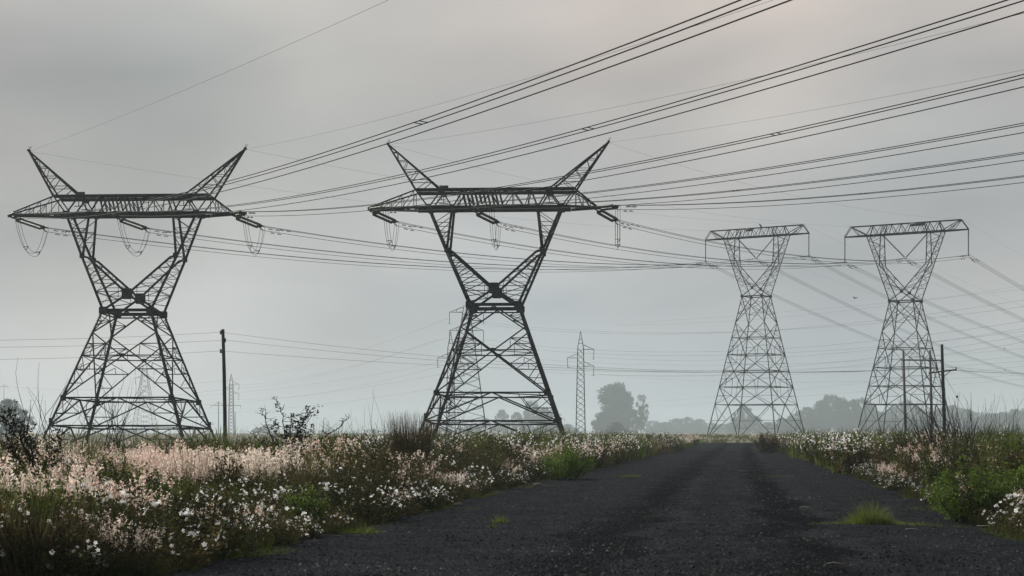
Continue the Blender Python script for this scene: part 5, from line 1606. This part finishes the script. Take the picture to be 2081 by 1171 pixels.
# verge greens spreading onto the gravel
tuft('low bright green weeds spilling onto the gravel at the left road edge', 735, 1090, 260, .10, .35, (.4, .35), 156, 'greengrass')

# ------------------------------------------------------------------ loose bits on the road
st_ = MB()
g = np.random.default_rng(77)
n = 40000
y = 18 + 90 * g.random(n) ** 2.2
l = np.interp(y, EL[:, 0], EL[:, 1]); r_ = np.interp(y, ER[:, 0], ER[:, 1]); f = g.random(n)
x = l + (r_ - l) * f
s = .007 + .03 * g.random(n) ** 4
tet = np.array([(1, 0, -.4), (-.4, .9, -.4), (-.6, -.8, -.4), (.1, .1, .8)])
rotm = g.uniform(0, 6.283, n)
c_, s_ = np.cos(rotm), np.sin(rotm)
vx = (c_[:, None] * tet[:, 0] - s_[:, None] * tet[:, 1]) * s[:, None] + x[:, None]
vy = (s_[:, None] * tet[:, 0] + c_[:, None] * tet[:, 1]) * s[:, None] + y[:, None]
vz = tet[:, 2] * s[:, None] * .8 + .055 + s[:, None] * .25 + .012 * np.sin(x * 1.7 + y * .6)[:, None]
i = np.arange(n)[:, None] * 4
st_.add(np.stack([vx, vy, vz], 2).reshape(-1, 3), [np.concatenate([i, i + 1, i + 3], 1), np.concatenate([i + 1, i + 2, i + 3], 1), np.concatenate([i + 2, i, i + 3], 1)])
m = mat_leaf('cinder_chips', [(0.1, (0.008, 0.0085, 0.0095)), (0.6, (0.03, 0.0315, 0.035)), (0.82, (0.06, 0.061, 0.064)), (0.97, (0.13, 0.127, 0.122))], 0.0, gloss=0.0)
o = build('gravel', st_, m); tag(o, 'loose dark cinder gravel strewn over the road', 'gravel', None, 'stuff')
# straw bits
sm = MB(); n = 170
y = 20 + 45 * g.random(n) ** 1.6
side = g.random(n) < .35
x = np.where(side, np.interp(y, EL[:, 0], EL[:, 1]) + np.abs(g.normal(0, 1.2, n)), np.interp(y, ER[:, 0], ER[:, 1]) - np.abs(g.normal(0, 1.6, n)))
for k in range(n):
    L_ = .02 + .09 * g.random() ** 2; an = g.uniform(-.6, .6) + (3.14 if g.random() < .5 else 0)
    bar(sm, (x[k], y[k], .066), (x[k] + L_ * math.cos(an), y[k] + L_ * math.sin(an), .072), .006)
o = build('litter', sm, M['straw']); tag(o, 'scattered bits of bleached straw along the road edges', 'litter', None, 'stuff')
for (px, py, L_, an, lab) in ((1985, 1078, .55, -12, 'pale dry stalk lying on the gravel by the right road edge'), (1840, 1085, .22, -14, 'short pale stalk lying below the bright grass tuft'), (1625, 1038, .24, -16, 'pale stick lying on the middle of the road'),
                              (1680, 1158, .2, -5, 'pale straw piece at the bottom of the photo on the road'), (1457, 944, .5, 4, 'pale stalk lying far up the middle of the road'), (1475, 905, .9, 2, 'pale stalk lying near the end of the road'), (862, 1047, .22, 60, 'dry brown stick at the left road edge')):
    p = gpt(px, py); mb = MB(); a = R(an)
    q = [(0, 0, .07), (L_ * .35 * math.cos(a), L_ * .35 * math.sin(a) * 3, .085), (L_ * .7 * math.cos(a), L_ * .6 * math.sin(a) * 3, .075), (L_ * math.cos(a), L_ * math.sin(a) * 3, .07)]
    tube(mb, q, [.009, .01, .009, .004], 5); o = link('dry_stalk', mb.mesh('dry_stalk', M['straw']), None, p); tag(o, lab, 'dry stalk')
for (px, py, s, lab) in ((930, 1034, .09, 'rounded brown stone at the left road edge'), (1092, 992, .11, 'dark flat stone on the left side of the road'), (2062, 1060, .12, 'pale stone under the weeds at the right road edge')):
    p = gpt(px, py); mb = MB(); pts = []; rad = []
    for k in range(7):
        a = math.pi * k / 6; pts.append((s * -math.cos(a) * 1.1, 0, .05 + s * .3 + .01 * math.sin(k * 2))); rad.append(max(.004, s * math.sin(a) * (.62 + .08 * math.sin(k * 3))))
    tube(mb, pts, rad, 8); o = link('stone', mb.mesh('stone', M['stone'], True), None, p); tag(o, lab, 'stone')
